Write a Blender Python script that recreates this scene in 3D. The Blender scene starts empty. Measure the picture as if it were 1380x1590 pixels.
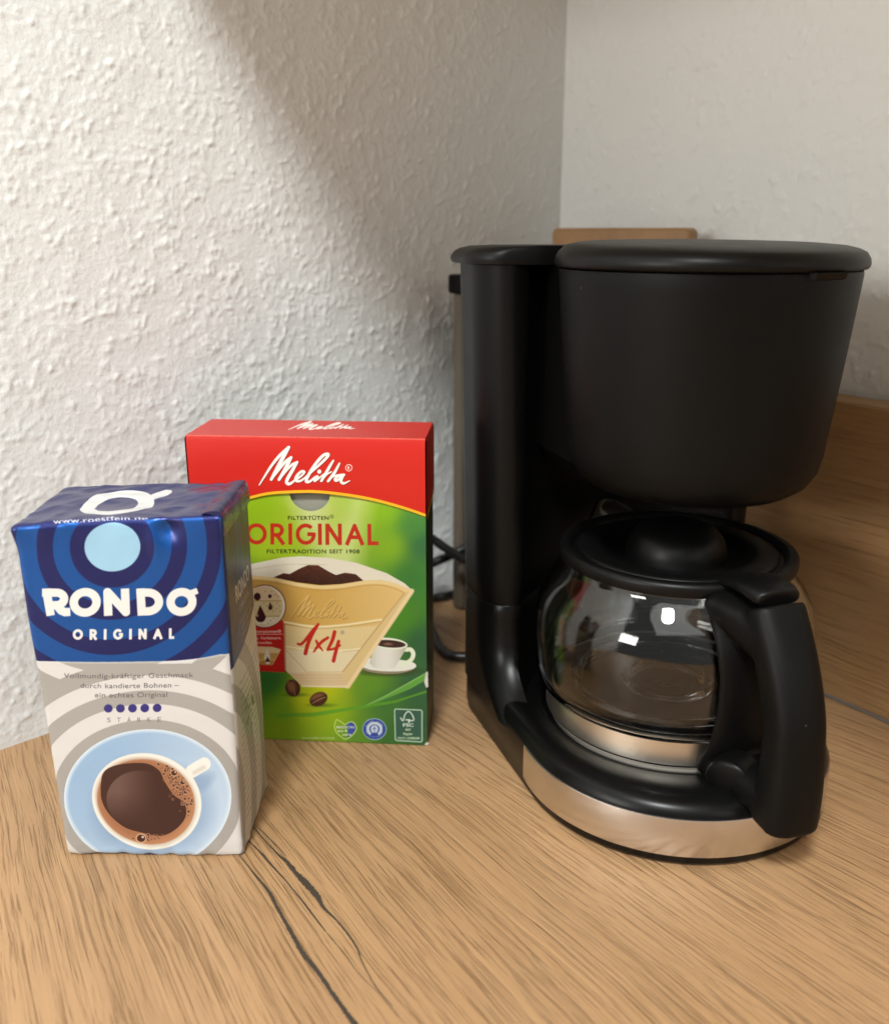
import bpy, bmesh, math, random
import numpy as np
from mathutils import Vector, Matrix, noise

random.seed(4); rng = np.random.default_rng(7)
scene = bpy.context.scene
COL = scene.collection
PI = math.pi

# ------------------------------------------------------------------ camera
CAM_H, PITCH, FPX = .263, .293, 1448.0          # camera height over the worktop, pitch down, focal length in photo pixels
cam = bpy.data.cameras.new('camera'); camo = bpy.data.objects.new('camera', cam); COL.objects.link(camo)
camo.location = (0, 0, CAM_H); camo.rotation_euler = (PI/2 - PITCH, 0, 0)
cam.sensor_fit = 'HORIZONTAL'; cam.sensor_width = 36; cam.lens = 36*FPX/1380
cam.clip_start = .01; cam.clip_end = 50
cam.dof.use_dof = True; cam.dof.focus_distance = .425; cam.dof.aperture_fstop = 8.5
scene.camera = camo

# ------------------------------------------------------------------ world, lamps, exposure
w = bpy.data.worlds.new('World'); scene.world = w; w.use_nodes = True
bg = w.node_tree.nodes['Background']; bg.inputs[0].default_value = (1.0, .99, .965, 1); bg.inputs[1].default_value = .27
scene.view_settings.view_transform = 'Standard'; scene.view_settings.look = 'None'
scene.view_settings.exposure = .19; scene.view_settings.gamma = 1

def area(name, loc, target, power, color, sx, sy=None, shape='RECTANGLE'):
    l = bpy.data.lights.new(name, 'AREA'); l.energy = power; l.color = color; l.shape = shape; l.size = sx
    if sy: l.size_y = sy
    o = bpy.data.objects.new(name, l); COL.objects.link(o); o.location = loc
    d = Vector(target) - Vector(loc); o.rotation_euler = d.to_track_quat('-Z', 'Y').to_euler()
    return o
area('ceiling_lamp', (-.25, -.67, 1.5), (.0, .45, .1), 26, (.962, .998, .985), .28, shape='DISK')
area('room_lamp', (-1.5, -.95, .75), (.2, .5, .2), 19, (1.0, .98, .93), .7, .5)

area('added_side_fill', (1.15, -1.15, .95), (.1, .4, .1), 2.6, (1.0, .98, .95), .75, .42)  # added fill without a known source, gives the glass bright patches
area('ceiling_bounce_fill', (.1, -1.3, 1.95), (.05, .2, 0), 12, (1.0, .99, .97), 2.2, 1.3)  # added fill standing in for light bounced off the ceiling

# ------------------------------------------------------------------ measuring helpers (photo pixel -> place)
def ray(x, y):
    u = (x - 690)/FPX; v = -(y - 795)/FPX; c, s = math.cos(PITCH), math.sin(PITCH)
    return np.array([u, c + v*s, -s + v*c])
def at_z(x, y, z=0.):
    d = ray(x, y); return np.array([0, 0, CAM_H]) + d*((z - CAM_H)/d[2])
def at_y(x, y, Y):
    d = ray(x, y); return np.array([0, 0, CAM_H]) + d*(Y/d[1])

# ------------------------------------------------------------------ object helpers
def thing(name, label, cat, loc=(0, 0, 0), rz=0, group=None):
    o = bpy.data.objects.new(name, None); COL.objects.link(o); o.location = loc; o.rotation_euler = (0, 0, rz)
    o.empty_display_size = .01; o['label'] = label; o['category'] = cat
    if group: o['group'] = group
    return o
def link(name, me, mat, parent=None, smooth=True, kind=None):
    o = bpy.data.objects.new(name, me); COL.objects.link(o)
    for m in (mat if isinstance(mat, (list, tuple)) else [mat]): me.materials.append(m)
    if parent is not None: o.parent = parent
    if smooth: me.polygons.foreach_set('use_smooth', [True]*len(me.polygons))
    if kind: o['kind'] = kind
    return o
def mesh(name, v, f):
    me = bpy.data.meshes.new(name); me.from_pydata([tuple(map(float, p)) for p in v], [], f); me.update(); return me
def loft_data(loops, cap0=True, cap1=True, closed=True):
    v, f = [], []; n = len(loops[0])
    for L in loops: v += [tuple(p) for p in L]
    for i in range(len(loops) - 1):
        for j in range(n if closed else n - 1):
            k = (j + 1) % n; f.append((i*n + j, i*n + k, (i + 1)*n + k, (i + 1)*n + j))
    if cap0: f.append(tuple(range(n - 1, -1, -1)))
    if cap1: f.append(tuple((len(loops) - 1)*n + j for j in range(n)))
    return v, f
def lathe_data(prof, n=96, c=(0, 0), deform=None):
    loops = []
    for r, z in prof:
        L = []
        for j in range(n):
            a = 2*PI*j/n; rr = max(r, 1e-5)
            if deform: rr, zz = deform(rr, z, a)
            else: zz = z
            L.append((c[0] + rr*math.cos(a), c[1] + rr*math.sin(a), zz))
        loops.append(L)
    return loft_data(loops, prof[0][0] > 1e-4, prof[-1][0] > 1e-4)
def catmull(P, n=10):
    P = [np.array(p, float) for p in P]
    Q = [2*P[0] - P[1]] + P + [2*P[-1] - P[-2]]; out = []
    for i in range(1, len(Q) - 2):
        a, b, c, d = Q[i-1:i+3]
        for k in range(n):
            t = k/n; out.append(.5*((2*b) + (c - a)*t + (2*a - 5*b + 4*c - d)*t*t + (-a + 3*b - 3*c + d)*t**3))
    out.append(P[-1]); return out
def tube_data(pts, r, n=12):
    loops = []; pts = [Vector(p) for p in pts]; up = Vector((0, 0, 1))
    for i, p in enumerate(pts):
        t = (pts[min(i + 1, len(pts) - 1)] - pts[max(i - 1, 0)]).normalized()
        a = t.cross(up); a = a.normalized() if a.length > 1e-3 else Vector((1, 0, 0)); b = a.cross(t)
        loops.append([p + a*(r*math.cos(2*PI*j/n)) + b*(r*math.sin(2*PI*j/n)) for j in range(n)])
    return loft_data(loops)
def autosmooth(o, deg=35):
    bm = bmesh.new(); bm.from_mesh(o.data); bmesh.ops.recalc_face_normals(bm, faces=bm.faces)
    for e in bm.edges:
        e.smooth = not (len(e.link_faces) == 2 and e.calc_face_angle(0) > math.radians(deg))
    bm.to_mesh(o.data); bm.free(); return o
def fuse(name, datas, mat, parent, voxel=.0012, smooth=8):
    """several overlapping solids grown together into one continuous moulded surface"""
    v, f = [], []
    for dv, df in datas:
        b = len(v); v += dv; f += [tuple(i + b for i in q) for q in df]
    o = bpy.data.objects.new('raw', mesh('raw', v, f)); COL.objects.link(o)
    bm = bmesh.new(); bm.from_mesh(o.data); bmesh.ops.recalc_face_normals(bm, faces=bm.faces); bm.to_mesh(o.data); bm.free()
    m = o.modifiers.new('r', 'REMESH'); m.mode = 'VOXEL'; m.voxel_size = voxel
    s = o.modifiers.new('s', 'SMOOTH'); s.factor = .5; s.iterations = smooth
    dg = bpy.context.evaluated_depsgraph_get(); me = bpy.data.meshes.new_from_object(o.evaluated_get(dg))
    raw = o.data; bpy.data.objects.remove(o); bpy.data.meshes.remove(raw)
    me.name = name
    return link(name, me, mat, parent)
def box_data(x0, x1, y0, y1, z0, z1):
    v = [(x, y, z) for z in (z0, z1) for y in (y0, y1) for x in (x0, x1)]
    return v, [(0, 2, 3, 1), (4, 5, 7, 6), (0, 1, 5, 4), (1, 3, 7, 5), (3, 2, 6, 7), (2, 0, 4, 6)]

# ------------------------------------------------------------------ materials
def mat(name, base=(.5, .5, .5), rough=.5, metal=0, **kw):
    m = bpy.data.materials.new(name); m.use_nodes = True; p = m.node_tree.nodes['Principled BSDF']
    p.inputs['Base Color'].default_value = (*base, 1); p.inputs['Roughness'].default_value = rough; p.inputs['Metallic'].default_value = metal
    for k, v in kw.items(): p.inputs[k].default_value = v
    return m
def nd(m, t, **kw):
    n = m.node_tree.nodes.new(t)
    for k, v in kw.items(): setattr(n, k, v)
    return n
def ln(m, a, b): m.node_tree.links.new(a, b)
def noise_bump(m, scale, dist, strength=1., vec_scale=None, detail=3, rough_var=None):
    p = m.node_tree.nodes['Principled BSDF']; tc = nd(m, 'ShaderNodeTexCoord'); n = nd(m, 'ShaderNodeTexNoise')
    n.inputs['Scale'].default_value = scale; n.inputs['Detail'].default_value = detail
    src = tc.outputs['Object']
    if vec_scale:
        mp = nd(m, 'ShaderNodeMapping'); mp.inputs['Scale'].default_value = vec_scale; ln(m, src, mp.inputs[0]); src = mp.outputs[0]
    ln(m, src, n.inputs['Vector'])
    b = nd(m, 'ShaderNodeBump'); b.inputs['Distance'].default_value = dist; b.inputs['Strength'].default_value = strength
    ln(m, n.outputs['Fac'], b.inputs['Height']); ln(m, b.outputs[0], p.inputs['Normal'])
    if rough_var:
        n2 = nd(m, 'ShaderNodeTexNoise'); n2.inputs['Scale'].default_value = rough_var[2]; ln(m, tc.outputs['Object'], n2.inputs['Vector'])
        mr = nd(m, 'ShaderNodeMapRange'); mr.inputs['To Min'].default_value = rough_var[0]; mr.inputs['To Max'].default_value = rough_var[1]
        ln(m, n2.outputs['Fac'], mr.inputs['Value']); ln(m, mr.outputs[0], p.inputs['Roughness'])
    return m
DARK = {'Specular IOR Level': .17}
M_black = noise_bump(mat('black plastic', (.0028, .0028, .0027), .38, 0, **DARK), 2500, .00004, .5, rough_var=(.30, .42, 60))
M_matte = noise_bump(mat('fine grained black plastic', (.0025, .0025, .0024), .48, 0, **DARK), 3000, .00005, .6, rough_var=(.42, .54, 40))
M_gloss = noise_bump(mat('smooth black plastic', (.0028, .0028, .0028), .30, 0, **{'Specular IOR Level': .2}), 40, .00005, .4, rough_var=(.26, .36, 50))
M_lid = noise_bump(mat('black lid plastic', (.003, .003, .003), .3, 0, **{'Specular IOR Level': .22}), 2500, .00003, .4, rough_var=(.34, .46, 60))
M_plate = noise_bump(mat('dark coated hot plate', (.42, .38, .33), .5, .1), 600, .00005)
M_steel = noise_bump(mat('brushed steel', (.72, .70, .68), .28, 1.0, **{'Anisotropic': .6}), 1.0, .00001, .2, (40, 40, 6000), rough_var=(.20, .29, 80))
def specks(m, scale=70, size=.035, tone=.10):
    p = m.node_tree.nodes['Principled BSDF']; base = tuple(p.inputs['Base Color'].default_value); tc = nd(m, 'ShaderNodeTexCoord'); v = nd(m, 'ShaderNodeTexVoronoi'); v.inputs['Scale'].default_value = scale; ln(m, tc.outputs['Object'], v.inputs['Vector'])
    a = nd(m, 'ShaderNodeMath', operation='LESS_THAN'); a.inputs[1].default_value = size; ln(m, v.outputs['Distance'], a.inputs[0])
    sp = nd(m, 'ShaderNodeSeparateColor'); ln(m, v.outputs['Color'], sp.inputs[0]); c = nd(m, 'ShaderNodeMath', operation='GREATER_THAN'); c.inputs[1].default_value = .62; ln(m, sp.outputs[0], c.inputs[0])
    mu = nd(m, 'ShaderNodeMath', operation='MULTIPLY'); ln(m, a.outputs[0], mu.inputs[0]); ln(m, c.outputs[0], mu.inputs[1])
    x = nd(m, 'ShaderNodeMix', data_type='RGBA'); x.inputs['A'].default_value = base; x.inputs['B'].default_value = (tone, tone*.97, tone*.9, 1); ln(m, mu.outputs[0], x.inputs['Factor']); ln(m, x.outputs['Result'], p.inputs['Base Color'])
for m_ in (M_black, M_matte, M_gloss): specks(m_)
M_steel_refl = noise_bump(mat('brushed steel with reflection tint', (.80, .73, .63), .24, 1.0, **{'Anisotropic': .6}), 1.0, .00004, .35, (40, 40, 6000), rough_var=(.26, .34, 80))  # tan of the reflected worktop is put into the steel's colour
M_glass = mat('clear glass', (.985, .995, .985), .0, 0, **{'Transmission Weight': 1.0, 'IOR': 1.48})
M_cord = mat('black cable sheath', (.012, .012, .012), .32)
M_seal = noise_bump(mat('grey sealant', (.14, .115, .095), .6), 300, .0003)
M_crack = mat('dark wood crack print', (.048, .037, .028), .5)
def broken(m, scale, lo, hi):
    p = m.node_tree.nodes['Principled BSDF']; tc = nd(m, 'ShaderNodeTexCoord'); n = nd(m, 'ShaderNodeTexNoise'); n.inputs['Scale'].default_value = scale; n.inputs['Detail'].default_value = 3; ln(m, tc.outputs['Object'], n.inputs['Vector'])
    r = nd(m, 'ShaderNodeMapRange'); r.inputs['From Min'].default_value = lo; r.inputs['From Max'].default_value = hi; ln(m, n.outputs['Fac'], r.inputs['Value']); ln(m, r.outputs[0], p.inputs['Alpha'])
broken(M_crack, 420, .20, .36)

def brushed(m, aniso=.6):
    p = m.node_tree.nodes['Principled BSDF']; t = nd(m, 'ShaderNodeTangent', direction_type='RADIAL', axis='Z'); ln(m, t.outputs[0], p.inputs['Tangent']); p.inputs['Anisotropic'].default_value = aniso
brushed(M_steel); brushed(M_steel_refl)

def wood(name, light, dark, fan=True, angle=0., pore=1., rough=(.36, .5), contrast=1.):
    """laminate oak: long broken grain, pores, broad tone drift; 'fan': the grain opens slightly across the worktop"""
    m = mat(name, light, .45); p = m.node_tree.nodes['Principled BSDF']; tc = nd(m, 'ShaderNodeTexCoord')
    if fan:
        su = nd(m, 'ShaderNodeVectorMath', operation='SUBTRACT'); su.inputs[1].default_value = (-.89, 1.62, 0); ln(m, tc.outputs['Object'], su.inputs[0])
        sx = nd(m, 'ShaderNodeSeparateXYZ'); ln(m, su.outputs[0], sx.inputs[0])
        at = nd(m, 'ShaderNodeMath', operation='ARCTAN2'); ln(m, sx.outputs['Y'], at.inputs[0]); ln(m, sx.outputs['X'], at.inputs[1])
        mu = nd(m, 'ShaderNodeMath', operation='MULTIPLY'); mu.inputs[1].default_value = 1.5; ln(m, at.outputs[0], mu.inputs[0])
        le = nd(m, 'ShaderNodeVectorMath', operation='LENGTH'); ln(m, su.outputs[0], le.inputs[0])
        cb = nd(m, 'ShaderNodeCombineXYZ'); ln(m, mu.outputs[0], cb.inputs['X']); ln(m, le.outputs['Value'], cb.inputs['Y']); src = cb.outputs[0]
    else:
        mp = nd(m, 'ShaderNodeMapping'); mp.inputs['Rotation'].default_value = angle if isinstance(angle, tuple) else (0, 0, angle); ln(m, tc.outputs['Object'], mp.inputs[0]); src = mp.outputs[0]
    # gentle waviness of the grain
    wv = nd(m, 'ShaderNodeTexNoise'); wv.inputs['Scale'].default_value = 1.; wv.inputs['Detail'].default_value = 2
    mw = nd(m, 'ShaderNodeMapping'); mw.inputs['Scale'].default_value = (14, 9, 9); ln(m, src, mw.inputs[0]); ln(m, mw.outputs[0], wv.inputs['Vector'])
    sb = nd(m, 'ShaderNodeVectorMath', operation='SUBTRACT'); sb.inputs[1].default_value = (.5, .5, .5); ln(m, wv.outputs['Color'], sb.inputs[0])
    sc = nd(m, 'ShaderNodeVectorMath', operation='MULTIPLY'); sc.inputs[1].default_value = (.0065, 0, .0065); ln(m, sb.outputs[0], sc.inputs[0])
    ad = nd(m, 'ShaderNodeVectorMath', operation='ADD'); ln(m, src, ad.inputs[0]); ln(m, sc.outputs[0], ad.inputs[1]); src = ad.outputs[0]
    def streak(across, along, detail, rough=.55, dist=0.):
        mm = nd(m, 'ShaderNodeMapping'); mm.inputs['Scale'].default_value = (across, along, across); ln(m, src, mm.inputs[0])
        n = nd(m, 'ShaderNodeTexNoise'); n.inputs['Scale'].default_value = 1; n.inputs['Detail'].default_value = detail; n.inputs['Roughness'].default_value = rough
        n.inputs['Distortion'].default_value = dist; ln(m, mm.outputs[0], n.inputs['Vector']); return n.outputs['Fac']
    broad = streak(34, 3.0, 3); mid = streak(300, 7, 4, .6, .15); fine = streak(980, 17, 3, .55, .15); short = streak(1700, 36, 2, .5)
    def ramp(fac, stops):
        r = nd(m, 'ShaderNodeValToRGB'); e = r.color_ramp.elements
        while len(e) < len(stops): e.new(.5)
        for k, (pos, c) in enumerate(stops): e[k].position = pos; e[k].color = (*c, 1) if len(c) == 3 else c
        ln(m, fac, r.inputs[0]); return r.outputs[0]
    L, D = np.array(light), np.array(dark); md = L*.55 + D*.45
    base = ramp(broad, [(.3, tuple(L*.66 + D*.34)), (.5, tuple(L*.92 + D*.08)), (.7, tuple(L*1.05))])
    def mixc(a, b, fac, mode='MIX'):
        x = nd(m, 'ShaderNodeMix', data_type='RGBA', blend_type=mode); x.clamp_factor = True
        ln(m, a, x.inputs['A']); ln(m, b, x.inputs['B'])
        if isinstance(fac, float): x.inputs['Factor'].default_value = fac
        else: ln(m, fac, x.inputs['Factor'])
        return x.outputs['Result']
    c = mixc(base, ramp(mid, [(.28, (.70, .645, .58)), (.46, (.97, .965, .955)), (.60, (1.0, 1.0, 1.0)), (.72, (1.08, 1.08, 1.07))]), .5*contrast, 'MULTIPLY')
    c = mixc(c, ramp(fine, [(.34, (.52, .46, .40)), (.45, (1, 1, 1)), (.56, (1, 1, 1)), (.68, (1.13, 1.13, 1.12))]), .52*pore, 'MULTIPLY')
    c = mixc(c, ramp(short, [(.34, (.45, .40, .35)), (.38, (1, 1, 1))]),   .40*pore, 'MULTIPLY')
    ln(m, c, p.inputs['Base Color'])
    hs = nd(m, 'ShaderNodeMath', operation='ADD'); ln(m, ramp(fine, [(.36, (0, 0, 0)), (.46, (1, 1, 1))]), hs.inputs[0]); ln(m, ramp(mid, [(.34, (0, 0, 0)), (.48, (1, 1, 1))]), hs.inputs[1])
    b = nd(m, 'ShaderNodeBump'); b.inputs['Distance'].default_value = .0004; b.inputs['Strength'].default_value = .7*pore
    ln(m, hs.outputs[0], b.inputs['Height']); ln(m, b.outputs[0], p.inputs['Normal'])
    mr = nd(m, 'ShaderNodeMapRange'); mr.inputs['To Min'].default_value = rough[1]; mr.inputs['To Max'].default_value = rough[0]; ln(m, fine, mr.inputs['Value']); ln(m, mr.outputs[0], p.inputs['Roughness'])
    return m
OAK_L, OAK_D = (.425, .252, .124), (.27, .150, .066)

M_oak = wood('oak laminate worktop', OAK_L, OAK_D, pore=1.1, contrast=.85)

def plaster(name, bump):
    m = mat(name, (.74, .745, .70), .85); p = m.node_tree.nodes['Principled BSDF']; tc = nd(m, 'ShaderNodeTexCoord')
    n1 = nd(m, 'ShaderNodeTexNoise'); n1.inputs['Scale'].default_value = 420; n1.inputs['Detail'].default_value = 4; ln(m, tc.outputs['Object'], n1.inputs['Vector'])
    b = nd(m, 'ShaderNodeBump'); b.inputs['Distance'].default_value = .0007; b.inputs['Strength'].default_value = .5; ln(m, n1.outputs['Fac'], b.inputs['Height']); last = b
    if bump:
        mp = nd(m, 'ShaderNodeMapping'); mp.inputs['Scale'].default_value = (1, 1, .55); ln(m, tc.outputs['Object'], mp.inputs[0])
        n2 = nd(m, 'ShaderNodeTexNoise'); n2.inputs['Scale'].default_value = 160; n2.inputs['Detail'].default_value = 2; n2.inputs['Distortion'].default_value = 1.; ln(m, mp.outputs[0], n2.inputs['Vector'])
        b2 = nd(m, 'ShaderNodeBump'); b2.inputs['Distance'].default_value = .002; b2.inputs['Strength'].default_value = .5; ln(m, n2.outputs['Fac'], b2.inputs['Height']); ln(m, b.outputs[0], b2.inputs['Normal']); last = b2
    ln(m, last.outputs[0], p.inputs['Normal'])
    n3 = nd(m, 'ShaderNodeTexNoise'); n3.inputs['Scale'].default_value = 7; n3.inputs['Detail'].default_value = 4; ln(m, tc.outputs['Object'], n3.inputs['Vector'])
    r = nd(m, 'ShaderNodeValToRGB'); r.color_ramp.elements[0].color = (.765, .78, .765, 1); r.color_ramp.elements[1].color = (.80, .815, .80, 1); ln(m, n3.outputs['Fac'], r.inputs[0]); ln(m, r.outputs[0], p.inputs['Base Color'])
    return m
M_wall = plaster('white painted woodchip wallpaper', False); M_wall_far = plaster('white woodchip wallpaper beyond', True)

# ------------------------------------------------------------------ the corner: worktop, two walls, backsplash
A2 = at_z(0, 1165)[:2]; B2 = at_z(690, 925)[:2]; EW = (B2 - A2)/np.linalg.norm(B2 - A2); NW = np.array([EW[1], -EW[0]])   # left wall foot line, normal to the room
CORNER = A2 + EW*.4385
RD = np.array([math.cos(math.radians(-55)), math.sin(math.radians(-55))])      # right wall runs this way, towards the viewer
RN = np.array([RD[1], -RD[0]])                                                      # normal of the right wall into the room
if RN @ (np.array([0, 0]) - CORNER) < 0: RN = -RN

def relief(nx, nz, step, dens, seed, hscale):
    r = np.random.default_rng(seed); h = np.zeros((nz, nx), np.float32)
    lo = r.standard_normal((nz//14 + 3, nx//14 + 3)); zi = np.arange(nz)/14; xi = np.arange(nx)/14
    z0, x0 = zi.astype(int), xi.astype(int); fz, fx = (zi - z0)[:, None], (xi - x0)[None]
    big = (lo[z0][:, x0]*(1-fz)*(1-fx) + lo[z0+1][:, x0]*fz*(1-fx) + lo[z0][:, x0+1]*(1-fz)*fx + lo[z0+1][:, x0+1]*fz*fx)
    n = int(nx*nz*step*step*dens)
    for _ in range(n):
        cx, cz = r.uniform(0, nx), r.uniform(0, nz)
        if big[min(int(cz), nz-1), min(int(cx), nx-1)] < r.normal(-.45, .6): continue
        L = r.gamma(2.2, .00072)/step + .7; W = r.gamma(5, .00017)/step + .25; a = r.normal(1.4, .75); H = r.uniform(.25, 1.)*hscale
        R = int(L + W*2 + 2); i0, j0 = int(cz) - R, int(cx) - R
        if i0 < 0 or j0 < 0 or i0 + 2*R + 1 > nz or j0 + 2*R + 1 > nx: continue
        yy, xx = np.mgrid[i0:i0 + 2*R + 1, j0:j0 + 2*R + 1]; dx, dz = xx - cx, yy - cz
        s = dx*math.cos(a) + dz*math.sin(a); t = -dx*math.sin(a) + dz*math.cos(a) + .06*s*s/max(L, 1)*r.normal(0, 1)
        g = np.exp(-np.abs(s/L)**3)*np.exp(-np.abs(t/W)**2.4)*H
        h[i0:i0 + 2*R + 1, j0:j0 + 2*R + 1] = np.maximum(h[i0:i0 + 2*R + 1, j0:j0 + 2*R + 1], g) + .15*g
    def vn(c):
        g = r.standard_normal((nz//c + 3, nx//c + 3)); zi = np.arange(nz)/c; xi = np.arange(nx)/c; z0, x0 = zi.astype(int), xi.astype(int); fz, fx = (zi - z0)[:, None], (xi - x0)[None]
        return g[z0][:, x0]*(1-fz)*(1-fx) + g[z0+1][:, x0]*fz*(1-fx) + g[z0][:, x0+1]*(1-fz)*fx + g[z0+1][:, x0+1]*fz*fx
    n2, n4 = vn(2), vn(4); h = (h*np.clip(.85 + .5*n4 + .25*n2, .15, 1.8) + hscale*(.07*n2 + .05*n4)).astype(np.float32)
    for _ in range(1):
        h[1:-1, 1:-1] = (h[1:-1, 1:-1]*4 + h[:-2, 1:-1] + h[2:, 1:-1] + h[1:-1, :-2] + h[1:-1, 2:])/8
    return h + big.astype(np.float32)*.00012 + r.standard_normal((nz, nx)).astype(np.float32)*.000015
def relief_wall(name, P, D, N, s0, s1, z0, z1, step, dens, seed, hscale, m):
    nx, nz = int((s1 - s0)/step) + 1, int((z1 - z0)/step) + 1
    h = relief(nx, nz, step, dens, seed, hscale); h[:, [0, -1]] = 0; h[[0, -1], :] = 0
    S, Z = np.meshgrid(s0 + np.arange(nx)*step, z0 + np.arange(nz)*step)
    co = np.stack([P[0] + D[0]*S + N[0]*h, P[1] + D[1]*S + N[1]*h, Z], -1).reshape(-1, 3).astype(np.float32)
    me = bpy.data.meshes.new(name); me.vertices.add(nx*nz); me.vertices.foreach_set('co', co.ravel())
    i = (np.arange(nz - 1)[:, None]*nx + np.arange(nx - 1)[None]).ravel(); q = np.stack([i, i + 1, i + nx + 1, i + nx], -1).astype(np.int32)
    me.loops.add(q.size); me.loops.foreach_set('vertex_index', q.ravel()); me.polygons.add(len(q)); me.polygons.foreach_set('loop_start', np.arange(0, q.size, 4, dtype=np.int32))
    me.update(calc_edges=True)
    return link(name, me, m, kind='structure')
lw = relief_wall('wall_left', A2, EW, NW, -.16, .4415, -.002, .56, .00085, 95000, 3, .00050, M_wall)
rw = relief_wall('wall_right', CORNER, RD, RN, 0., .42, .12, .56, .0012, 50000, 5, .0010, M_wall)
def quad_wall(name, pts, m, parent):
    o = link(name, mesh(name, pts, [(0, 1, 2, 3)]), m, parent, kind='structure'); return o
def wpt(P, D, s, z): q = P + D*s; return (q[0], q[1], z)
# the same walls carried on beyond the picture
for nm, P, D, s0, s1, zz0, zz1, par in (('wall_panel', A2, EW, -1.6, -.16, -.002, 1.7, lw), ('wall_panel', A2, EW, -.16, .4415, .56, 1.7, lw), ('wall_panel', CORNER, RD, 0, 2., .56, 1.7, rw), ('wall_panel', CORNER, RD, .42, 2., -.002, .56, rw)):
    quad_wall(nm, [wpt(P, D, s0, zz0), wpt(P, D, s1, zz0), wpt(P, D, s1, zz1), wpt(P, D, s0, zz1)], M_wall_far, par)
# worktop: slab to the walls and out past the camera
fr = [A2 - EW*1.3, CORNER, CORNER + RD*1.35, A2 - EW*1.3 + RD*1.35]
top = [(p[0], p[1], 0.) for p in fr]; bot = [(p[0], p[1], -.038) for p in fr]
wt = link('worktop', mesh('worktop', top + bot, [(0, 3, 2, 1)[::-1], (4, 5, 6, 7)[::-1], (0, 1, 5, 4), (1, 2, 6, 5), (2, 3, 7, 6), (3, 0, 4, 7)]), M_oak, smooth=False, kind='structure')
bm = bmesh.new(); bm.from_mesh(wt.data); bmesh.ops.recalc_face_normals(bm, faces=bm.faces); bm.to_mesh(wt.data); bm.free()
# printed cracks in the laminate
def crack(pts, seed):
    r = random.Random(seed); P = catmull([(340 + x/3.943, 1280 + y/3.943, wd/3.943) for x, y, wd in pts], 9); v, f = [], []
    for i, (x, y, wd) in enumerate(P):
        a = P[max(i-1, 0)]; b = P[min(i+1, len(P)-1)]; t = np.array([b[0]-a[0], b[1]-a[1]]); t /= np.linalg.norm(t); n = np.array([-t[1], t[0]])
        wl = max(wd, .8)*.5*r.uniform(.75, 1.2); wr = max(wd, .8)*.5*r.uniform(.75, 1.2); 
        p = at_z(x + n[0]*wl, y + n[1]*wl, .0003); q = at_z(x - n[0]*wr, y - n[1]*wr, .0003); v += [p, q]
    f = [(2*i, 2*i+1, 2*i+3, 2*i+2) for i in range(len(P)-1)]
    link('crack', mesh('crack', v, f), M_crack, wt, smooth=False)
crack([(90, 150, 3), (130, 200, 5), (200, 285, 8), (250, 345, 12), (310, 420, 19), (350, 500, 19), (400, 590, 23), (455, 690, 27), (515, 795, 31), (600, 900, 27), (690, 1030, 28), (760, 1130, 30), (830, 1222, 32), (900, 1310, 30)], 1)
crack([(150, 70, 3), (200, 120, 7), (260, 180, 11), (320, 250, 11), (400, 335, 8), (460, 410, 8), (540, 510, 12), (600, 590, 10), (680, 690, 6), (780, 810, 5), (860, 920, 4), (1000, 1060, 3), (1100, 1180, 2)], 2)
crack([(190, 0, 3), (230, 40, 5), (300, 120, 7), (360, 185, 11), (420, 235, 22), (480, 310, 30), (540, 370, 40), (600, 440, 36), (640, 510, 20), (720, 590, 12), (800, 690, 12), (850, 770, 11), (870, 830, 7), (910, 910, 6), (970, 1010, 5), (1060, 1110, 3)], 3)
crack([(215, 0, 2), (260, 40, 4), (340, 120, 6), (410, 195, 3)], 4)

# backsplash board along the right wall, with its sealed joint
JM = (at_z(1277, 1082)[:2] + at_z(1380, 1125)[:2])/2 - RN*.002
def left_hit(P, D):
    M = np.array([EW, -D]).T; s = np.linalg.solve(M, P - A2); return A2 + EW*s[0]
F0 = left_hit(JM, RD) + RD*.0015; F1 = F0 + RD*.9
K0 = CORNER + RD*.002 + RN*.0012; K1 = K0 + RD*.9
zb = .1735
bsp = thing('backsplash', 'tall oak backsplash board fixed along the right wall behind the worktop', 'backsplash', (F0[0], F0[1], 0))
def rel(p, z): return (p[0] - F0[0], p[1] - F0[1], z)
M_oak_up = wood('oak laminate backsplash', (.40, .235, .105), OAK_D, fan=False, angle=(0, 0, math.radians(145)), pore=.8, contrast=1.1)
e = .0012
v = [rel(F0, .0006), rel(F1, .0006), rel(F1, zb - e), rel(F0, zb - e), rel(F0 - RN*e, zb), rel(F1 - RN*e, zb), rel(K1, zb), rel(K0, zb), rel(K1, .0006), rel(K0, .0006)]
bo = link('board', mesh('board', v, [(0, 1, 2, 3), (3, 2, 5, 4), (4, 5, 6, 7), (7, 6, 8, 9), (0, 3, 4, 7, 9), (1, 8, 6, 5, 2)]), M_oak_up, bsp, smooth=False)
# grain of the board runs along the wall: turn object axes so that local Y follows it
sl = []
for k, (o1, z1) in enumerate(((.0001, .0018), (.0008, .0014), (.0016, .0005))): sl.append([rel(F0 + RN*o1, z1), rel(F1 + RN*o1, z1)])
vv = [p for L in sl for p in L]; link('sealant_strip', mesh('sealant_strip', vv, [(0, 1, 3, 2), (2, 3, 5, 4)]), M_seal, bsp)

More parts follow.
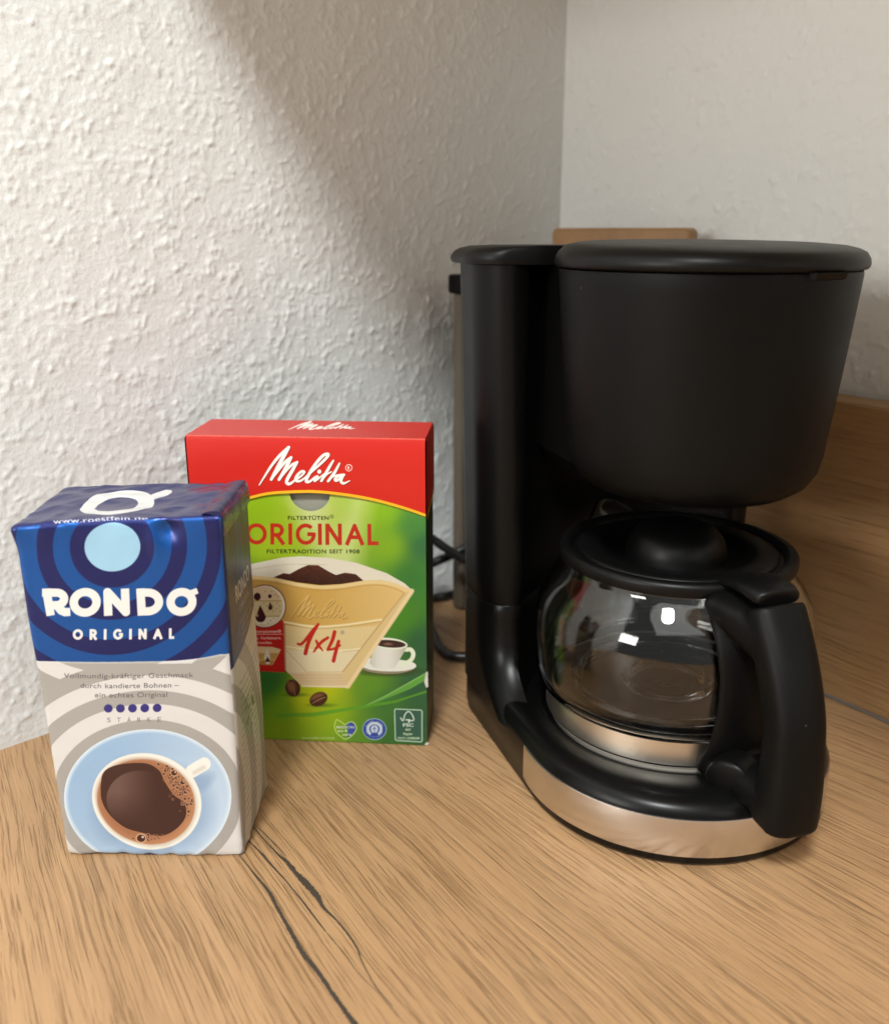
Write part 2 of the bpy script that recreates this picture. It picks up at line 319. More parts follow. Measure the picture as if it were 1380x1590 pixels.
# wall cupboard over the right-hand side: it is what shades the upper part of the left wall
cbp = thing('wall_cupboard', 'white wall cupboard hanging above the corner on the right wall', 'cupboard', (CORNER[0], CORNER[1], .485))
cbp['kind'] = 'structure'; del cbp['category']
M_white = noise_bump(mat('white cupboard', (.74, .73, .70), .4), 60, .0001)
D_C = .372
def crel(s, d, z): p = RD*s + (-EW)*d; return (p[0], p[1], z)
def slab(name, s0, s1, d0, d1, z0, z1, m, par):
    v = [crel(s, d, z) for z in (z0, z1) for d in (d0, d1) for s in (s0, s1)]
    return autosmooth(link(name, mesh(name, v, box_data(0, 1, 0, 1, 0, 1)[1]), m, par), 20)
slab('carcass', .004, .98, .004, D_C - .019, 0, .62, M_white, cbp)
for k in range(2): slab('door', .006 + .488*k, .006 + .488*k + .484, D_C - .018, D_C, .0, .62, M_white, cbp)

# ------------------------------------------------------------------ printing: artwork rasterised for the two packages
def homography(src, dst):
    A = []
    for (x, y), (u, v) in zip(src, dst):
        A.append([x, y, 1, 0, 0, 0, -u*x, -u*y]); A.append([0, 0, 0, x, y, 1, -v*x, -v*y])
    h = np.linalg.solve(np.array(A, float), np.array(dst, float).ravel()); return np.append(h, 1).reshape(3, 3)
def hap(Hm, x, y):
    d = Hm[2, 0]*x + Hm[2, 1]*y + Hm[2, 2]; return (Hm[0, 0]*x + Hm[0, 1]*y + Hm[0, 2])/d, (Hm[1, 0]*x + Hm[1, 1]*y + Hm[1, 2])/d
_glyph = {}
def glyphs(s, spacing=1., bold=0.):
    key = (s, spacing, bold)
    if key in _glyph: return _glyph[key]
    c = bpy.data.curves.new('t', 'FONT'); c.body = s; c.space_character = spacing; c.offset = bold; c.resolution_u = 4
    o = bpy.data.objects.new('t', c); COL.objects.link(o); dg = bpy.context.evaluated_depsgraph_get()
    me = bpy.data.meshes.new_from_object(o.evaluated_get(dg)); me.calc_loop_triangles()
    co = np.array([v.co[:2] for v in me.vertices]); tr = np.array([t.vertices[:] for t in me.loop_triangles])
    bpy.data.objects.remove(o); bpy.data.curves.remove(c); bpy.data.meshes.remove(me)
    R = 64; mn = co.min(0); mx = co.max(0); wd, hg = int((mx[0]-mn[0])*R) + 3, int((mx[1]-mn[1])*R) + 3
    B = np.zeros((hg, wd), np.float32); P = (co - mn)*R + 1
    for t in tr:
        a, b, cc = P[t]; x0, x1 = int(min(a[0], b[0], cc[0])), int(max(a[0], b[0], cc[0])) + 2; y0, y1 = int(min(a[1], b[1], cc[1])), int(max(a[1], b[1], cc[1])) + 2
        yy, xx = np.mgrid[y0:y1, x0:x1] + .5; 
        def ed(p, q): return (q[0]-p[0])*(yy-p[1]) - (q[1]-p[1])*(xx-p[0])
        e1, e2, e3 = ed(a, b), ed(b, cc), ed(cc, a); ins = ((e1 >= -.3) & (e2 >= -.3) & (e3 >= -.3)) | ((e1 <= .3) & (e2 <= .3) & (e3 <= .3))
        sub = B[y0:y1, x0:x1]; ins = ins[:sub.shape[0], :sub.shape[1]]; sub[ins] = 1
    _glyph[key] = (B[::-1], mn, mx); return _glyph[key]
class Art:
    def __init__(s, wmm, hmm, quad, res=10):
        """quad: photo pixels of the face's TL, TR, BR, BL; drawing happens in those coordinates"""
        s.w, s.h = int(wmm*res), int(hmm*res)
        u, v = np.meshgrid((np.arange(s.w) + .5)/s.w, (np.arange(s.h) + .5)/s.h)
        s.H = homography([(0, 0), (1, 0), (1, 1), (0, 1)], quad); s.X, s.Y = hap(s.H, u, v)
        s.Hi = np.linalg.inv(s.H); s.I = np.zeros((s.h, s.w, 3), np.float32); s.M = None
    def win(s, x0, x1, y0, y1):
        P = [hap(s.Hi, a, b) for a in (x0, x1) for b in (y0, y1)]; U = [p[0]*s.w for p in P]; V = [p[1]*s.h for p in P]
        c0, c1 = max(int(min(U)) - 2, 0), min(int(max(U)) + 3, s.w); r0, r1 = max(int(min(V)) - 2, 0), min(int(max(V)) + 3, s.h)
        return (slice(r0, max(r1, r0)), slice(c0, max(c1, c0)))
    def put(s, wn, a, col):
        col = np.array(col, np.float32)/255.; I = s.I[wn]; a = np.clip(a, 0, 1)[..., None].astype(np.float32); I[...] = I*(1 - a) + col*a
    def ellipse(s, cx, cy, rx, ry, col, rot=0, soft=.6, a=1., ring=None):
        m = max(rx, ry)*1.2 + 4*soft + (ring or 0); wn = s.win(cx-m, cx+m, cy-m, cy+m); X, Y = s.X[wn]-cx, s.Y[wn]-cy
        c, sn = math.cos(rot), math.sin(rot); d = (np.hypot((X*c + Y*sn)/rx, (-X*sn + Y*c)/ry) - 1)*min(rx, ry)
        if ring: d = np.abs(d) - ring/2
        s.put(wn, np.clip(.5 - d/soft, 0, 1)*a, col)
    def poly(s, P, col, a=1., smooth=False, shade=None):
        if smooth: P = [tuple(q) for q in catmull(list(P) + [P[0]], 6)]
        P = np.array(P, float); wn = s.win(P[:, 0].min(), P[:, 0].max(), P[:, 1].min(), P[:, 1].max()); X, Y = s.X[wn], s.Y[wn]; ins = np.zeros(X.shape, bool)
        for (x1, y1), (x2, y2) in zip(P, np.roll(P, -1, 0)):
            if y1 == y2: continue
            ins ^= ((Y > y1) != (Y > y2)) & (X < (x2-x1)*(Y-y1)/(y2-y1) + x1)
        if shade is not None:
            col = shade(X, Y); I = s.I[wn]; I[ins] = I[ins]*(1-a) + (col[ins]/255.)*a
        else: s.put(wn, ins*a, col)
        return wn, ins
    def stroke(s, P, col, wd=None, smooth=6, soft=.5, a=1., butt=False):
        P = [(*p, wd) if len(p) == 2 else p for p in P]
        if smooth: P = catmull(P, smooth)
        P = np.array(P, float); m = P[:, 2].max() + 2; wn = s.win(P[:, 0].min()-m, P[:, 0].max()+m, P[:, 1].min()-m, P[:, 1].max()+m)
        X, Y = s.X[wn], s.Y[wn]; D = np.full(X.shape, 1e9, np.float32)
        last = len(P) - 2
        for i, ((x1, y1, w1), (x2, y2, w2)) in enumerate(zip(P[:-1], P[1:])):
            dx, dy = x2-x1, y2-y1; L = dx*dx + dy*dy + 1e-9; tr = ((X-x1)*dx + (Y-y1)*dy)/L; t = np.clip(tr, 0, 1)
            d_ = np.hypot(X-x1-t*dx, Y-y1-t*dy) - (w1 + (w2-w1)*t)/2
            if butt and i == 0: d_ = np.maximum(d_, -tr*math.sqrt(L))
            if butt and i == last: d_ = np.maximum(d_, (tr-1)*math.sqrt(L))
            D = np.minimum(D, d_)
        s.put(wn, np.clip(.5 - D/soft, 0, 1)*a, col)
    def text(s, t, x, y, wpx, hpx, col, spacing=1., bold=0., anchor='c', slope=0., a=1.):
        """cap box wpx x hpx, centred at (x,y) ('l': left end at x)"""
        if not t.strip(): return
        B, mn, mx = glyphs(t, spacing, bold); hb, wb = B.shape
        if anchor == 'c': x = x - wpx/2
        elif anchor == 'r': x = x - wpx
        cap = .73; yt = (mx[1] - cap/2); k = hpx/cap                       # px per font unit vertically
        wn = s.win(x-2, x+wpx+2, y-hpx*1.6-abs(slope*wpx), y+hpx*1.6+abs(slope*wpx)); X, Y = s.X[wn], s.Y[wn]
        u = (X-x)/wpx*wb; v = ((Y - y - slope*(X-x-wpx/2))/k + yt)/(mx[1]-mn[1])*hb
        ok = (u > 0) & (u < wb-1) & (v > 0) & (v < hb-1); ui, vi = np.clip(u.astype(int), 0, wb-1), np.clip(v.astype(int), 0, hb-1)
        s.put(wn, ok*B[vi, ui]*a, col)
    def blend(s, samples, soft=25.):
        n = np.zeros(s.I.shape, np.float32); q = np.zeros(s.X.shape, np.float32)
        for x, y, c in samples:
            wgt = 1/(((s.X-x)**2 + (s.Y-y)**2) + soft*soft)**1.6; q += wgt; n += wgt[..., None]*np.array(c, np.float32)
        s.I[...] = n/q[..., None]/255.
    def mottle(s, amp, seed=1):
        r = np.random.default_rng(seed); s.I *= (1 + amp*r.standard_normal(s.X.shape))[..., None].astype(np.float32)
    def image(s, name):
        im = bpy.data.images.new(name, s.w, s.h); px = np.ones((s.h, s.w, 4), np.float32); px[..., :3] = np.clip(s.I*.93, 0, 1)[::-1]
        if s.M is not None: px[..., 3] = s.M[::-1]; im.alpha_mode = 'CHANNEL_PACKED'
        im.pixels.foreach_set(px.ravel()); im.update(); return im
def creases(m, scale, dist, strength):
    p = m.node_tree.nodes['Principled BSDF']; tc = nd(m, 'ShaderNodeTexCoord'); n = nd(m, 'ShaderNodeTexNoise', noise_type='RIDGED_MULTIFRACTAL')
    n.inputs['Scale'].default_value = scale; n.inputs['Detail'].default_value = 2; n.inputs['Distortion'].default_value = .6; ln(m, tc.outputs['Object'], n.inputs['Vector'])
    b = nd(m, 'ShaderNodeBump'); b.inputs['Distance'].default_value = dist; b.inputs['Strength'].default_value = strength; ln(m, n.outputs['Fac'], b.inputs['Height'])
    old = p.inputs['Normal'].links[0].from_socket if p.inputs['Normal'].links else None
    if old: ln(m, old, b.inputs['Normal'])
    ln(m, b.outputs[0], p.inputs['Normal']); return m
def print_mat(name, img, rough, metal=0., coat=0., spec=.5, bump=None):
    m = mat(name, (1, 1, 1), rough, max(metal, 0), **{'Coat Weight': coat, 'Coat Roughness': .25, 'Specular IOR Level': spec}); p = m.node_tree.nodes['Principled BSDF']
    if bump: noise_bump(m, *bump)
    t = nd(m, 'ShaderNodeTexImage'); t.image = img; t.interpolation = 'Cubic'; t.extension = 'EXTEND'; ln(m, t.outputs[0], p.inputs['Base Color'])
    if metal < 0:
        mm = nd(m, 'ShaderNodeMath', operation='MULTIPLY'); mm.inputs[1].default_value = -metal; ln(m, t.outputs['Alpha'], mm.inputs[0]); ln(m, mm.outputs[0], p.inputs['Metallic'])
    return m

def Lp(pts, sc, ox, oy):                                              # points traced in an enlargement -> photo pixels
    return [(ox + p[0]/sc, oy + p[1]/sc, *[q/sc for q in p[2:]]) for p in pts]
SCRIPT = [  # the handwritten word, traced as pen strokes (x, y, width)
    [(52, 578, 16), (120, 470, 26), (220, 320, 36), (330, 190, 42), (450, 84, 42)], [(450, 84, 42), (400, 170, 52), (310, 330, 50), (215, 505, 40)],
    [(215, 505, 30), (300, 400, 32), (400, 280, 40), (482, 220, 38)], [(482, 220, 38), (440, 300, 48), (375, 420, 46), (320, 508, 40)],
    [(320, 508, 30), (410, 400, 32), (490, 320, 36), (562, 285, 36)], [(562, 285, 36), (500, 390, 46), (435, 500, 46), (425, 552, 46), (465, 568, 38), (530, 525, 28), (620, 465, 28), (660, 415, 32), (620, 408, 34), (565, 460, 40), (545, 515, 42), (590, 535, 32), (660, 500, 28), (750, 420, 30), (900, 290, 36), (980, 205, 38), (965, 182, 40), (900, 212, 42), (790, 340, 42), (705, 480, 42), (690, 540, 42), (735, 540, 32), (800, 490, 30), (838, 478, 34), (800, 530, 40), (850, 505, 24), (920, 450, 22)],
    [(1048, 272, 26), (985, 375, 40), (890, 535, 36)], [(890, 535, 22), (960, 455, 22), (1020, 420, 20)], [(1130, 312, 26), (1065, 430, 40), (980, 540, 36)],
    [(980, 540, 22), (1040, 485, 22), (1100, 466, 24), (1190, 462, 34)], [(1185, 465, 34), (1115, 478, 36), (1072, 518, 38), (1100, 535, 34), (1175, 480, 30), (1150, 540, 38), (1185, 575, 32), (1268, 542, 12)]]
def script_logo(A, fx, col, a=1., wmul=1.):
    for st in SCRIPT: A.stroke([(*fx(p[0], p[1]), p[2]*fx.k*wmul) for p in st], col, a=a)
    x, y = fx(862, 413); A.ellipse(x, y, 28*fx.k, 28*fx.k*fx.ky, col, a=a)

# --- coffee pack front (drawn over its photo outline)
PK = dict(TL=(13, 814), TR=(342, 801), BR=(378, 1331), BL=(104, 1328))
F = Art(80, 154, [PK['TL'], PK['TR'], PK['BR'], PK['BL']], 11)
NAVY, BLUE, GREY, WHITE = (27, 38, 106), (12, 88, 174), (163, 160, 155), (214, 212, 209)
F.I[...] = np.array(WHITE)/255.
dx, dy = F.X - 171, F.Y - 853; r1 = np.hypot(dx, dy)
hx, hy = F.X - 229, (F.Y - 1243)*1.0
rc = np.hypot(hx, hy/.80 if True else hy)
g1 = ((r1 > 225) & (r1 < 252)) | ((r1 > 172) & (r1 < 200)) | ((r1 > 282) & (r1 < 312))
g2 = ((rc < 147)) | ((rc > 177) & (rc < 203)) | ((rc > 232) & (rc < 262))
full = (slice(None), slice(None))
F.put(full, ((g2 & (F.Y > 1040)) | (g1 & (F.Y < 1110) & ~((rc > 147) & (rc < 177)) & ~((rc > 203) & (rc < 232)))).astype(float), GREY)
edge = 1036 - np.clip((F.X - 250)/90, 0, 1)**2*9
blue = F.Y < edge
bands = (r1 < 66) | ((r1 > 92) & (r1 < 117)) | ((r1 > 148) & (r1 < 172)) | ((r1 > 200) & (r1 < 225)) | (r1 > 252)
F.put(full, blue.astype(float), BLUE); F.put(full, (blue & bands).astype(float), NAVY)
F.put(full, np.clip(1 - np.abs(F.Y - edge - 1)/2.2, 0, 1)*.5, (225, 228, 235))
F.ellipse(171, 853, 43.5, 40, (158, 206, 236))
# RONDO in strokes
W5 = 13.
def rnd(pts, wd=W5, smooth=0): F.stroke(pts, (228, 226, 222), wd, smooth, butt=True)
def arc(cx, cy, rx, ry, a0, a1, n=24): return [(cx + rx*math.cos(math.radians(a0 + (a1-a0)*k/n)), cy + ry*math.sin(math.radians(a0 + (a1-a0)*k/n))) for k in range(n + 1)]
rnd([(70, 920.5), (78, 963)]); rnd([(64, 926.5)] + arc(86, 936.5, 12, 10, -90, 90) + [(78, 946.5)]); rnd([(86, 945), (94, 955), (100, 957.5), (108, 957)])
rnd(arc(130.5, 942, 17.5, 16.3, 0, 360, 40))
rnd([(166.5, 963.5), (164.5, 926), (193.5, 958), (191.5, 920.5)])
rnd([(218.5, 963.5), (215.5, 920.5)]); rnd([(212, 927)] + arc(227, 942, 18, 15, -90, 90) + [(214, 957)])
rnd(arc(280, 942.5, 17, 16, 0, 360, 40)); rnd([(291, 930), (305, 925)], 9.5)
def caps(A, s, x, y, wd, hg, col, stroke, gap=1., slope=0., squash=1.):
    """geometric sans capitals drawn with a pen of width stroke; (x,y) left/top, wd total width"""
    k = stroke/2/hg
    G = {'O': (.98, lambda: [arc(.49, .5, .49, .5, 0, 360, 36)]), 'R': (.62, lambda: [[(0, 1+k), (0, -k)], [(-k, 0), (.28, 0)] + arc(.28, .28, .29, .28, -90, 90, 14) + [(0, .56)], [(.22, .50), (.62+k*.4, 1+k)]]),
         'I': (.0, lambda: [[(0, -k), (0, 1+k)]]), 'G': (.86, lambda: [arc(.47, .5, .47, .5, -48, -360, 34) + [(.56, .5)], ]), 'N': (.72, lambda: [[(0, 1+k), (0, -k)], [(0, -k*.4), (.72, 1+k*.4)], [(.72, 1+k), (.72, -k)]]),
         'A': (.84, lambda: [[(-k*.4, 1+k), (.42, 0), (.84+k*.4, 1+k)], [(.16, .66), (.68, .66)]]), 'L': (.48, lambda: [[(0, -k), (0, 1+k)], [(-k, 1), (.52, 1)]])}
    tot = sum(G[c][0]*hg*squash for c in s); g = (wd - tot)/(len(s) - 1); cx = x
    for c in s:
        gw, fn = G[c]
        for line in fn(): A.stroke([(cx + p[0]*hg*squash, y + p[1]*hg + slope*(cx + p[0]*hg - x)) for p in line], col, stroke, 0, butt=True)
        cx += gw*hg*squash + g
caps(F, 'ORIGINAL', 114.5, 986.5, 154, 12.5, (228, 226, 222), 4.2, slope=.0, squash=.95)
INK = (92, 90, 94)
F.text('Vollmundig-kräftiger Geschmack', 199, 1057.5, 201, 8.2, INK, 1.05, .006); F.text('durch kandierte Bohnen –', 201, 1072.8, 153, 8.2, INK, 1.05, .006); F.text('ein echtes Original', 203, 1087, 112, 8.2, INK, 1.05, .006)
for k, x in enumerate((168, 186.7, 205.2, 224, 243)): F.ellipse(x, 1107.8, 6.7, 6.4, (44, 40, 118))
for k, ch in enumerate('STÄRKE'): F.text(ch, 169 + k*15.5, 1125, 6.2, 7.5, (108, 106, 106))
# saucer and cup
wn = F.win(80, 380, 1120, 1340); X, Y = F.X[wn], F.Y[wn]; d = np.hypot((X-229)/129, (Y-1243)/103); ang = np.arctan2(Y-1243, X-229)
sc_ = np.stack([150 + 22*np.cos(ang-.6) + 20*(d > .55), 182 + 16*np.cos(ang-.6) + 14*(d > .55), 214 + 10*np.cos(ang-.6) + 8*(d > .55)], -1)
sc_ = sc_*(1 - .0) + 0; rim_ = np.clip((d - .94)/.05, 0, 1)[..., None]; sc_ = sc_*(1-rim_) + np.array([214, 228, 240])*rim_
ins = (d < 1)[..., None]; F.I[wn] = np.where(ins, sc_/255., F.I[wn])
F.ellipse(236, 1262, 92, 70, (120, 150, 186), soft=22, a=.55); F.ellipse(310, 1222, 22, 12, (120, 150, 186), soft=9, a=.5, rot=-.5)
F.stroke([(297, 1204.5), (316, 1194)], (238, 236, 228), 20, 0, soft=1.2); F.stroke([(300, 1207), (315, 1199)], (214, 210, 200), 6, 0, soft=5)
F.ellipse(227, 1248, 85, 71, (236, 233, 224), rot=.25, soft=1.2); F.ellipse(227, 1249.5, 79, 65.5, (212, 206, 192), rot=.25, soft=3); F.ellipse(226, 1249, 76, 62.5, (182, 128, 92), rot=.25, soft=2)
F.ellipse(222, 1245, 72, 60, (150, 96, 66), rot=.25, soft=10, a=.6)
DK = Lp([(400, 720), (410, 650), (450, 612), (530, 592), (640, 592), (710, 630), (740, 690), (790, 760), (845, 800), (850, 870), (800, 930), (720, 965), (620, 950), (520, 920), (440, 850), (405, 780)], 3.45, 40, 1020)
F.poly(DK, (58, 28, 24), smooth=True); wn = F.win(150, 260, 1185, 1310); X, Y = F.X[wn], F.Y[wn]; dd = np.hypot((X-215), (Y-1246)*1.15)
F.put(wn, ((dd < 50)*np.clip((215 - X)/75 + .35, 0, .75)*np.clip((1285-Y)/50, 0, 1)), (118, 92, 84))
rr = random.Random(3)
for k in range(260):                                                   # foam bubbles: right bank and foot
    t = rr.random(); bx = 744 + 150*t + rr.gauss(0, 26); by = 620 + 260*t**1.3 + rr.gauss(0, 20)
    if k % 6 == 0: bx, by = rr.gauss(640, 45), rr.gauss(980, 9)
    if k % 7 == 1: bx, by = 450 + 260*rr.random(), 578 + rr.gauss(0, 8)
    x, y = 40 + bx/3.45, 1020 + by/3.45
    if np.hypot((x-227)/73, (y-1249)/60) > .97: continue
    r_ = rr.choice([.8, .9, 1.1, 1.4, 2.0]); F.ellipse(x, y, r_*1.35, r_*1.25, (196, 150, 116), soft=.7); F.ellipse(x, y, r_, r_*.9, (74, 36, 26), soft=.5)
for (bx, by, r_) in ((790, 645, 4.6), (835, 695, 3.6), (850, 745, 2.8), (880, 805, 2.2), (612, 978, 6.4), (708, 597, 2.4)):
    x, y = 40 + bx/3.45, 1020 + by/3.45; F.ellipse(x, y, r_*1.3, r_*1.15, (206, 160, 126), soft=.8); F.ellipse(x, y, r_, r_*.85, (60, 28, 22), soft=.6); F.ellipse(x + r_*.4, y - r_*.3, r_*.3, r_*.3, (214, 190, 170))
F.M = np.clip((F.I[..., 2] - F.I[..., 0]*1.35)*4, 0, 1)*(F.Y < 1040); im_front = F.image('pack front print')
# --- pack top
T = Art(82, 52, [(102, 757), (376, 757), (342, 801), (13, 814)], 9)
T.I[...] = np.array((36, 44, 114))/255.
O1 = Lp([(270, 230), (330, 165), (420, 115), (600, 90), (800, 88), (885, 108), (935, 160), (925, 205), (850, 238), (700, 275), (550, 290), (400, 280), (300, 255)], 5.75, 90, 750)
O2 = Lp([(412, 225), (450, 182), (530, 148), (650, 132), (765, 147), (800, 178), (780, 212), (720, 236), (600, 252), (480, 250)], 5.75, 90, 750)
T.poly(O1, (226, 226, 224), smooth=True); T.poly(Lp([(880, 125), (1030, 85), (1075, 90), (1080, 108), (1050, 125), (930, 160)], 5.75, 90, 750), (226, 226, 224)); T.poly(O2, (36, 44, 114), smooth=True)
T.text('www.roestfein.de', 171, 806, 150, 4.2, (206, 206, 216), 1.05, .012, slope=-.035)
T.M = np.clip((T.I[..., 2] - T.I[..., 0]*1.35)*4, 0, 1); im_top = T.image('pack top print')
# --- pack side (drawn flat in millimetres, v downwards)
S = Art(52, 154, [(0, 0), (52, 0), (52, 154), (0, 154)], 9)
S.I[...] = np.array((206, 202, 194))/255.
q1 = np.hypot(S.X + 40, (S.Y - 22)); q2 = np.hypot(S.X + 38, S.Y - 128)
S.put(full, ((q2 < 47) | ((q2 > 58) & (q2 < 68)) | ((q2 > 79) & (q2 < 88))).astype(float), (164, 160, 154))
dk = S.Y < 66 - np.clip(S.X/52, 0, 1)*9 - 6*np.exp(-((S.X)/10)**2)*0
S.put(full, dk.astype(float), (48, 50, 84)); S.put(full, (dk & (q1 > 60) & (q1 < 72)).astype(float), (38, 62, 112))
S.text('RONDO', 28, 38, 30, 7.5, (190, 188, 186), 1., .03); S.text('ORIGINAL', 28, 46, 22, 3, (150, 148, 150))
rr = random.Random(8)
for k in range(6): S.text('mit kandierten Bohnen geröstet', 30, 52 + 3*k, 26 - k, 1.6, (140, 138, 140))
for k in range(19):
    for x0 in (8, 30): S.text('Kaffee gemahlen vakuumverpackt', x0, 76 + 3.6*k, 20, 1.7, (112, 110, 104), anchor='l')
for k in range(26): S.ellipse(24 + rr.gauss(0, 5), 92 + rr.gauss(0, 5), rr.uniform(.6, 2.2), rr.uniform(.4, 1.2), (70, 88, 66), a=.7)
im_side = S.image('pack side print')

# ------------------------------------------------------------------ coffee pack
def pack_build():
    root = thing('coffee_pack', 'blue and white brick of ground coffee with a cup printed on its front', 'coffee pack', (-.1270, .3485, 0), 0)
    ox, oy = -.1270, .3485
    c = np.zeros((2, 2, 2, 3))                                          # x, y, z corners
    def s(i, j, k, p): c[i, j, k] = np.array(p) - [ox, oy, 0]
    s(0, 0, 0, (-.1660, .3487, 0)); s(1, 0, 0, (-.0878, .3480, 0)); s(0, 1, 0, (-.1660, .4030, 0)); s(1, 1, 0, (-.0872, .4025, 0))
    s(0, 0, 1, (-.1703, .3492, .1528)); s(1, 0, 1, (-.0870, .3480, .1570)); s(0, 1, 1, (-.1690, .4020, .1552)); s(1, 1, 1, (-.0880, .4020, .1556))
    dim = np.array([.080, .053, .155]); R = .0024
    def P(t):                                                           # t in [0,1]^3 on the cube surface
        q = np.array(t)*dim; core = np.clip(q, R, dim - R); d = q - core; L = np.linalg.norm(d)
        n = d/L if L > 1e-9 else np.array([0, 0, 1.]); q = core + n*R
        x, y, z = q/dim; p = np.zeros(3)
        for i in (0, 1):
            for j in (0, 1):
                for k in (0, 1): p += c[i, j, k]*((x if i else 1-x)*(y if j else 1-y)*(z if k else 1-z))
        # foil: soft bulges, creases that gather at the folded ends
        top = max(0, (z - .80)/.20)**2; bt = max(0, (.10 - z)/.10)**2
        ex = min(x, 1-x, ); 
        w1 = noise.noise(Vector((p[0]*28, p[1]*28, p[2]*22)))*.0007
        v = Vector((p[0]*95 + 3, p[1]*95, p[2]*55)); w2 = (1 - abs(noise.noise(v))*2.4)*.0005*(top*.7 + bt*.5)
        w3 = noise.noise(Vector((p[0]*190, p[1]*190, p[2]*190)))*.0005*(top*.35 + bt*1.5 + .1)
        dent = -.0028*math.exp(-((x - .74)/.05)**2 - ((z - .965)/.03)**2)*(y < .3) + .0012*math.exp(-((x - .68)/.03)**2 - ((z - .95)/.04)**2)*(y < .3)
        bul = .0012*math.sin(PI*min(max(x, 0), 1))*math.sin(PI*min(max(z, 0), 1))*(abs(n[1]) > .9) + .0010*math.sin(PI*min(max(y, 0), 1))*math.sin(PI*z)*(abs(n[0]) > .9)
        off = w1 + w2 + w3 + dent + bul
        if n[2] > .9: off += .0007*noise.noise(Vector((p[0]*50, p[1]*70, 7))) - .0012*math.sin(PI*x)*math.sin(PI*y)
        p = p + n*off
        # dog-eared upper corners
        if z > .93: p += np.array([-(1-x)**6*.0012 + x**8*.0008, -.0012*(1-y)**4*abs(x-.5)*2, -.0015*(1-x)**8])*((z-.93)/.07)
        p[2] = max(p[2], .0004*(1 + noise.noise(Vector((p[0]*200, p[1]*200, 1)))))
        return p
    v, f, uv, mi = [], [], [], []
    def face(nu, nv, fn, m):
        b = len(v)
        for j in range(nv + 1):
            for i in range(nu + 1): v.append(P(fn(i/nu, j/nv)))
        for j in range(nv):
            for i in range(nu):
                a = b + j*(nu+1) + i; f.append((a, a+1, a+nu+2, a+nu+1)); mi.append(m)
                uv.append([(i/nu, j/nv), ((i+1)/nu, j/nv), ((i+1)/nu, (j+1)/nv), (i/nu, (j+1)/nv)])
    face(70, 130, lambda a, b: (a, 0, b), 0); face(44, 130, lambda a, b: (1, a, b), 2); face(20, 50, lambda a, b: (1-a, 1, b), 3); face(20, 50, lambda a, b: (0, 1-a, b), 3)
    face(70, 46, lambda a, b: (a, b, 1), 1); face(10, 10, lambda a, b: (a, 1-b, 0), 3)
    me = mesh('pack', v, f); me.polygons.foreach_set('material_index', mi)
    u = me.uv_layers.new(name='UVMap'); u.data.foreach_set('uv', np.array(uv, np.float32).ravel())
    bm = bmesh.new(); bm.from_mesh(me); bmesh.ops.remove_doubles(bm, verts=bm.verts, dist=.00005); bmesh.ops.recalc_face_normals(bm, faces=bm.faces); bm.to_mesh(me); bm.free()
    foil = (180, .0004, .35)
    ms = [print_mat('pack front foil', im_front, .34, -.55, .3, .5, foil), print_mat('pack top foil', im_top, .27, -.6, .3, .5, (150, .0006, .6)), print_mat('pack side foil', im_side, .42, .06, .15, .4, (160, .0005, .5)), mat('pack back foil', (.10, .11, .24), .3, .2)]
    creases(ms[0], 34, .0009, .22); creases(ms[1], 46, .0010, .55); creases(ms[2], 40, .0008, .4)
    body = link('wrapper', me, ms, root)
    # folded end flap lying along the right upper edge
    M_fold = noise_bump(mat('folded navy foil', (.022, .024, .09), .25, .35), 160, .0008, .7)
    loops = []
    for k in range(25):
        t = k/24; y = (.3490 + t*.0525) - oy; x = -.0880 - ox - .0006*t; zt = .1572 - .0012*t + .0006*noise.noise(Vector((t*6, 0, 2)))
        wv = .0007*noise.noise(Vector((t*9, 3, 0)))
        prof = [(-.0075, -.0002), (-.0040, .0008), (-.0010, .0009), (.0007, -.0004), (.0012, -.0030 + wv), (.0016 + wv, -.0065), (.0013, -.0095 + 2*wv), (.0006, -.0092), (.0004, -.005), (-.001, -.001), (-.004, -.0004)]
        loops.append([(x + a, y, zt + b) for a, b in prof])
    autosmooth(link('folded_flap', mesh('folded_flap', *loft_data(loops)), M_fold, root), 60)
    return root
pack_build()

# ------------------------------------------------------------------ filter paper box
QB = [(290, 675), (663, 689), (661.5, 1156.5), (325, 1144.5)]
B = Art(118, 166, QB, 10)
B.blend([(400, 790, (150, 190, 20)), (430, 840, (165, 195, 30)), (500, 790, (205, 218, 120)), (530, 830, (180, 205, 70)), (560, 790, (150, 195, 30)), (600, 800, (140, 190, 25)), (640, 820, (66, 136, 60)), (658, 850, (42, 104, 66)), (610, 850, (140, 185, 30)), (640, 900, (52, 122, 50)), (657, 1000, (38, 92, 56)), (620, 960, (72, 138, 32)), (580, 1065, (100, 150, 36)), (505, 1068, (198, 200, 18)), (470, 1085, (190, 196, 18)), (440, 1100, (112, 165, 20)), (420, 1060, (38, 108, 42)), (520, 1110, (146, 180, 20)), (600, 1090, (58, 116, 50)), (650, 1125, (40, 86, 56)), (430, 1140, (132, 168, 20)), (560, 1140, (92, 142, 40)), (605, 1145, (58, 108, 46)), (645, 1070, (42, 92, 60)), (330, 900, (70, 140, 30)), (330, 1100, (50, 120, 36))], 18)
for x0, y0, x1, y1, wd in ((470, 760, 520, 880, 34), (560, 770, 540, 870, 40)): B.stroke([(x0, y0), (x1, y1)], (236, 240, 190), wd, 0, soft=34, a=.5)
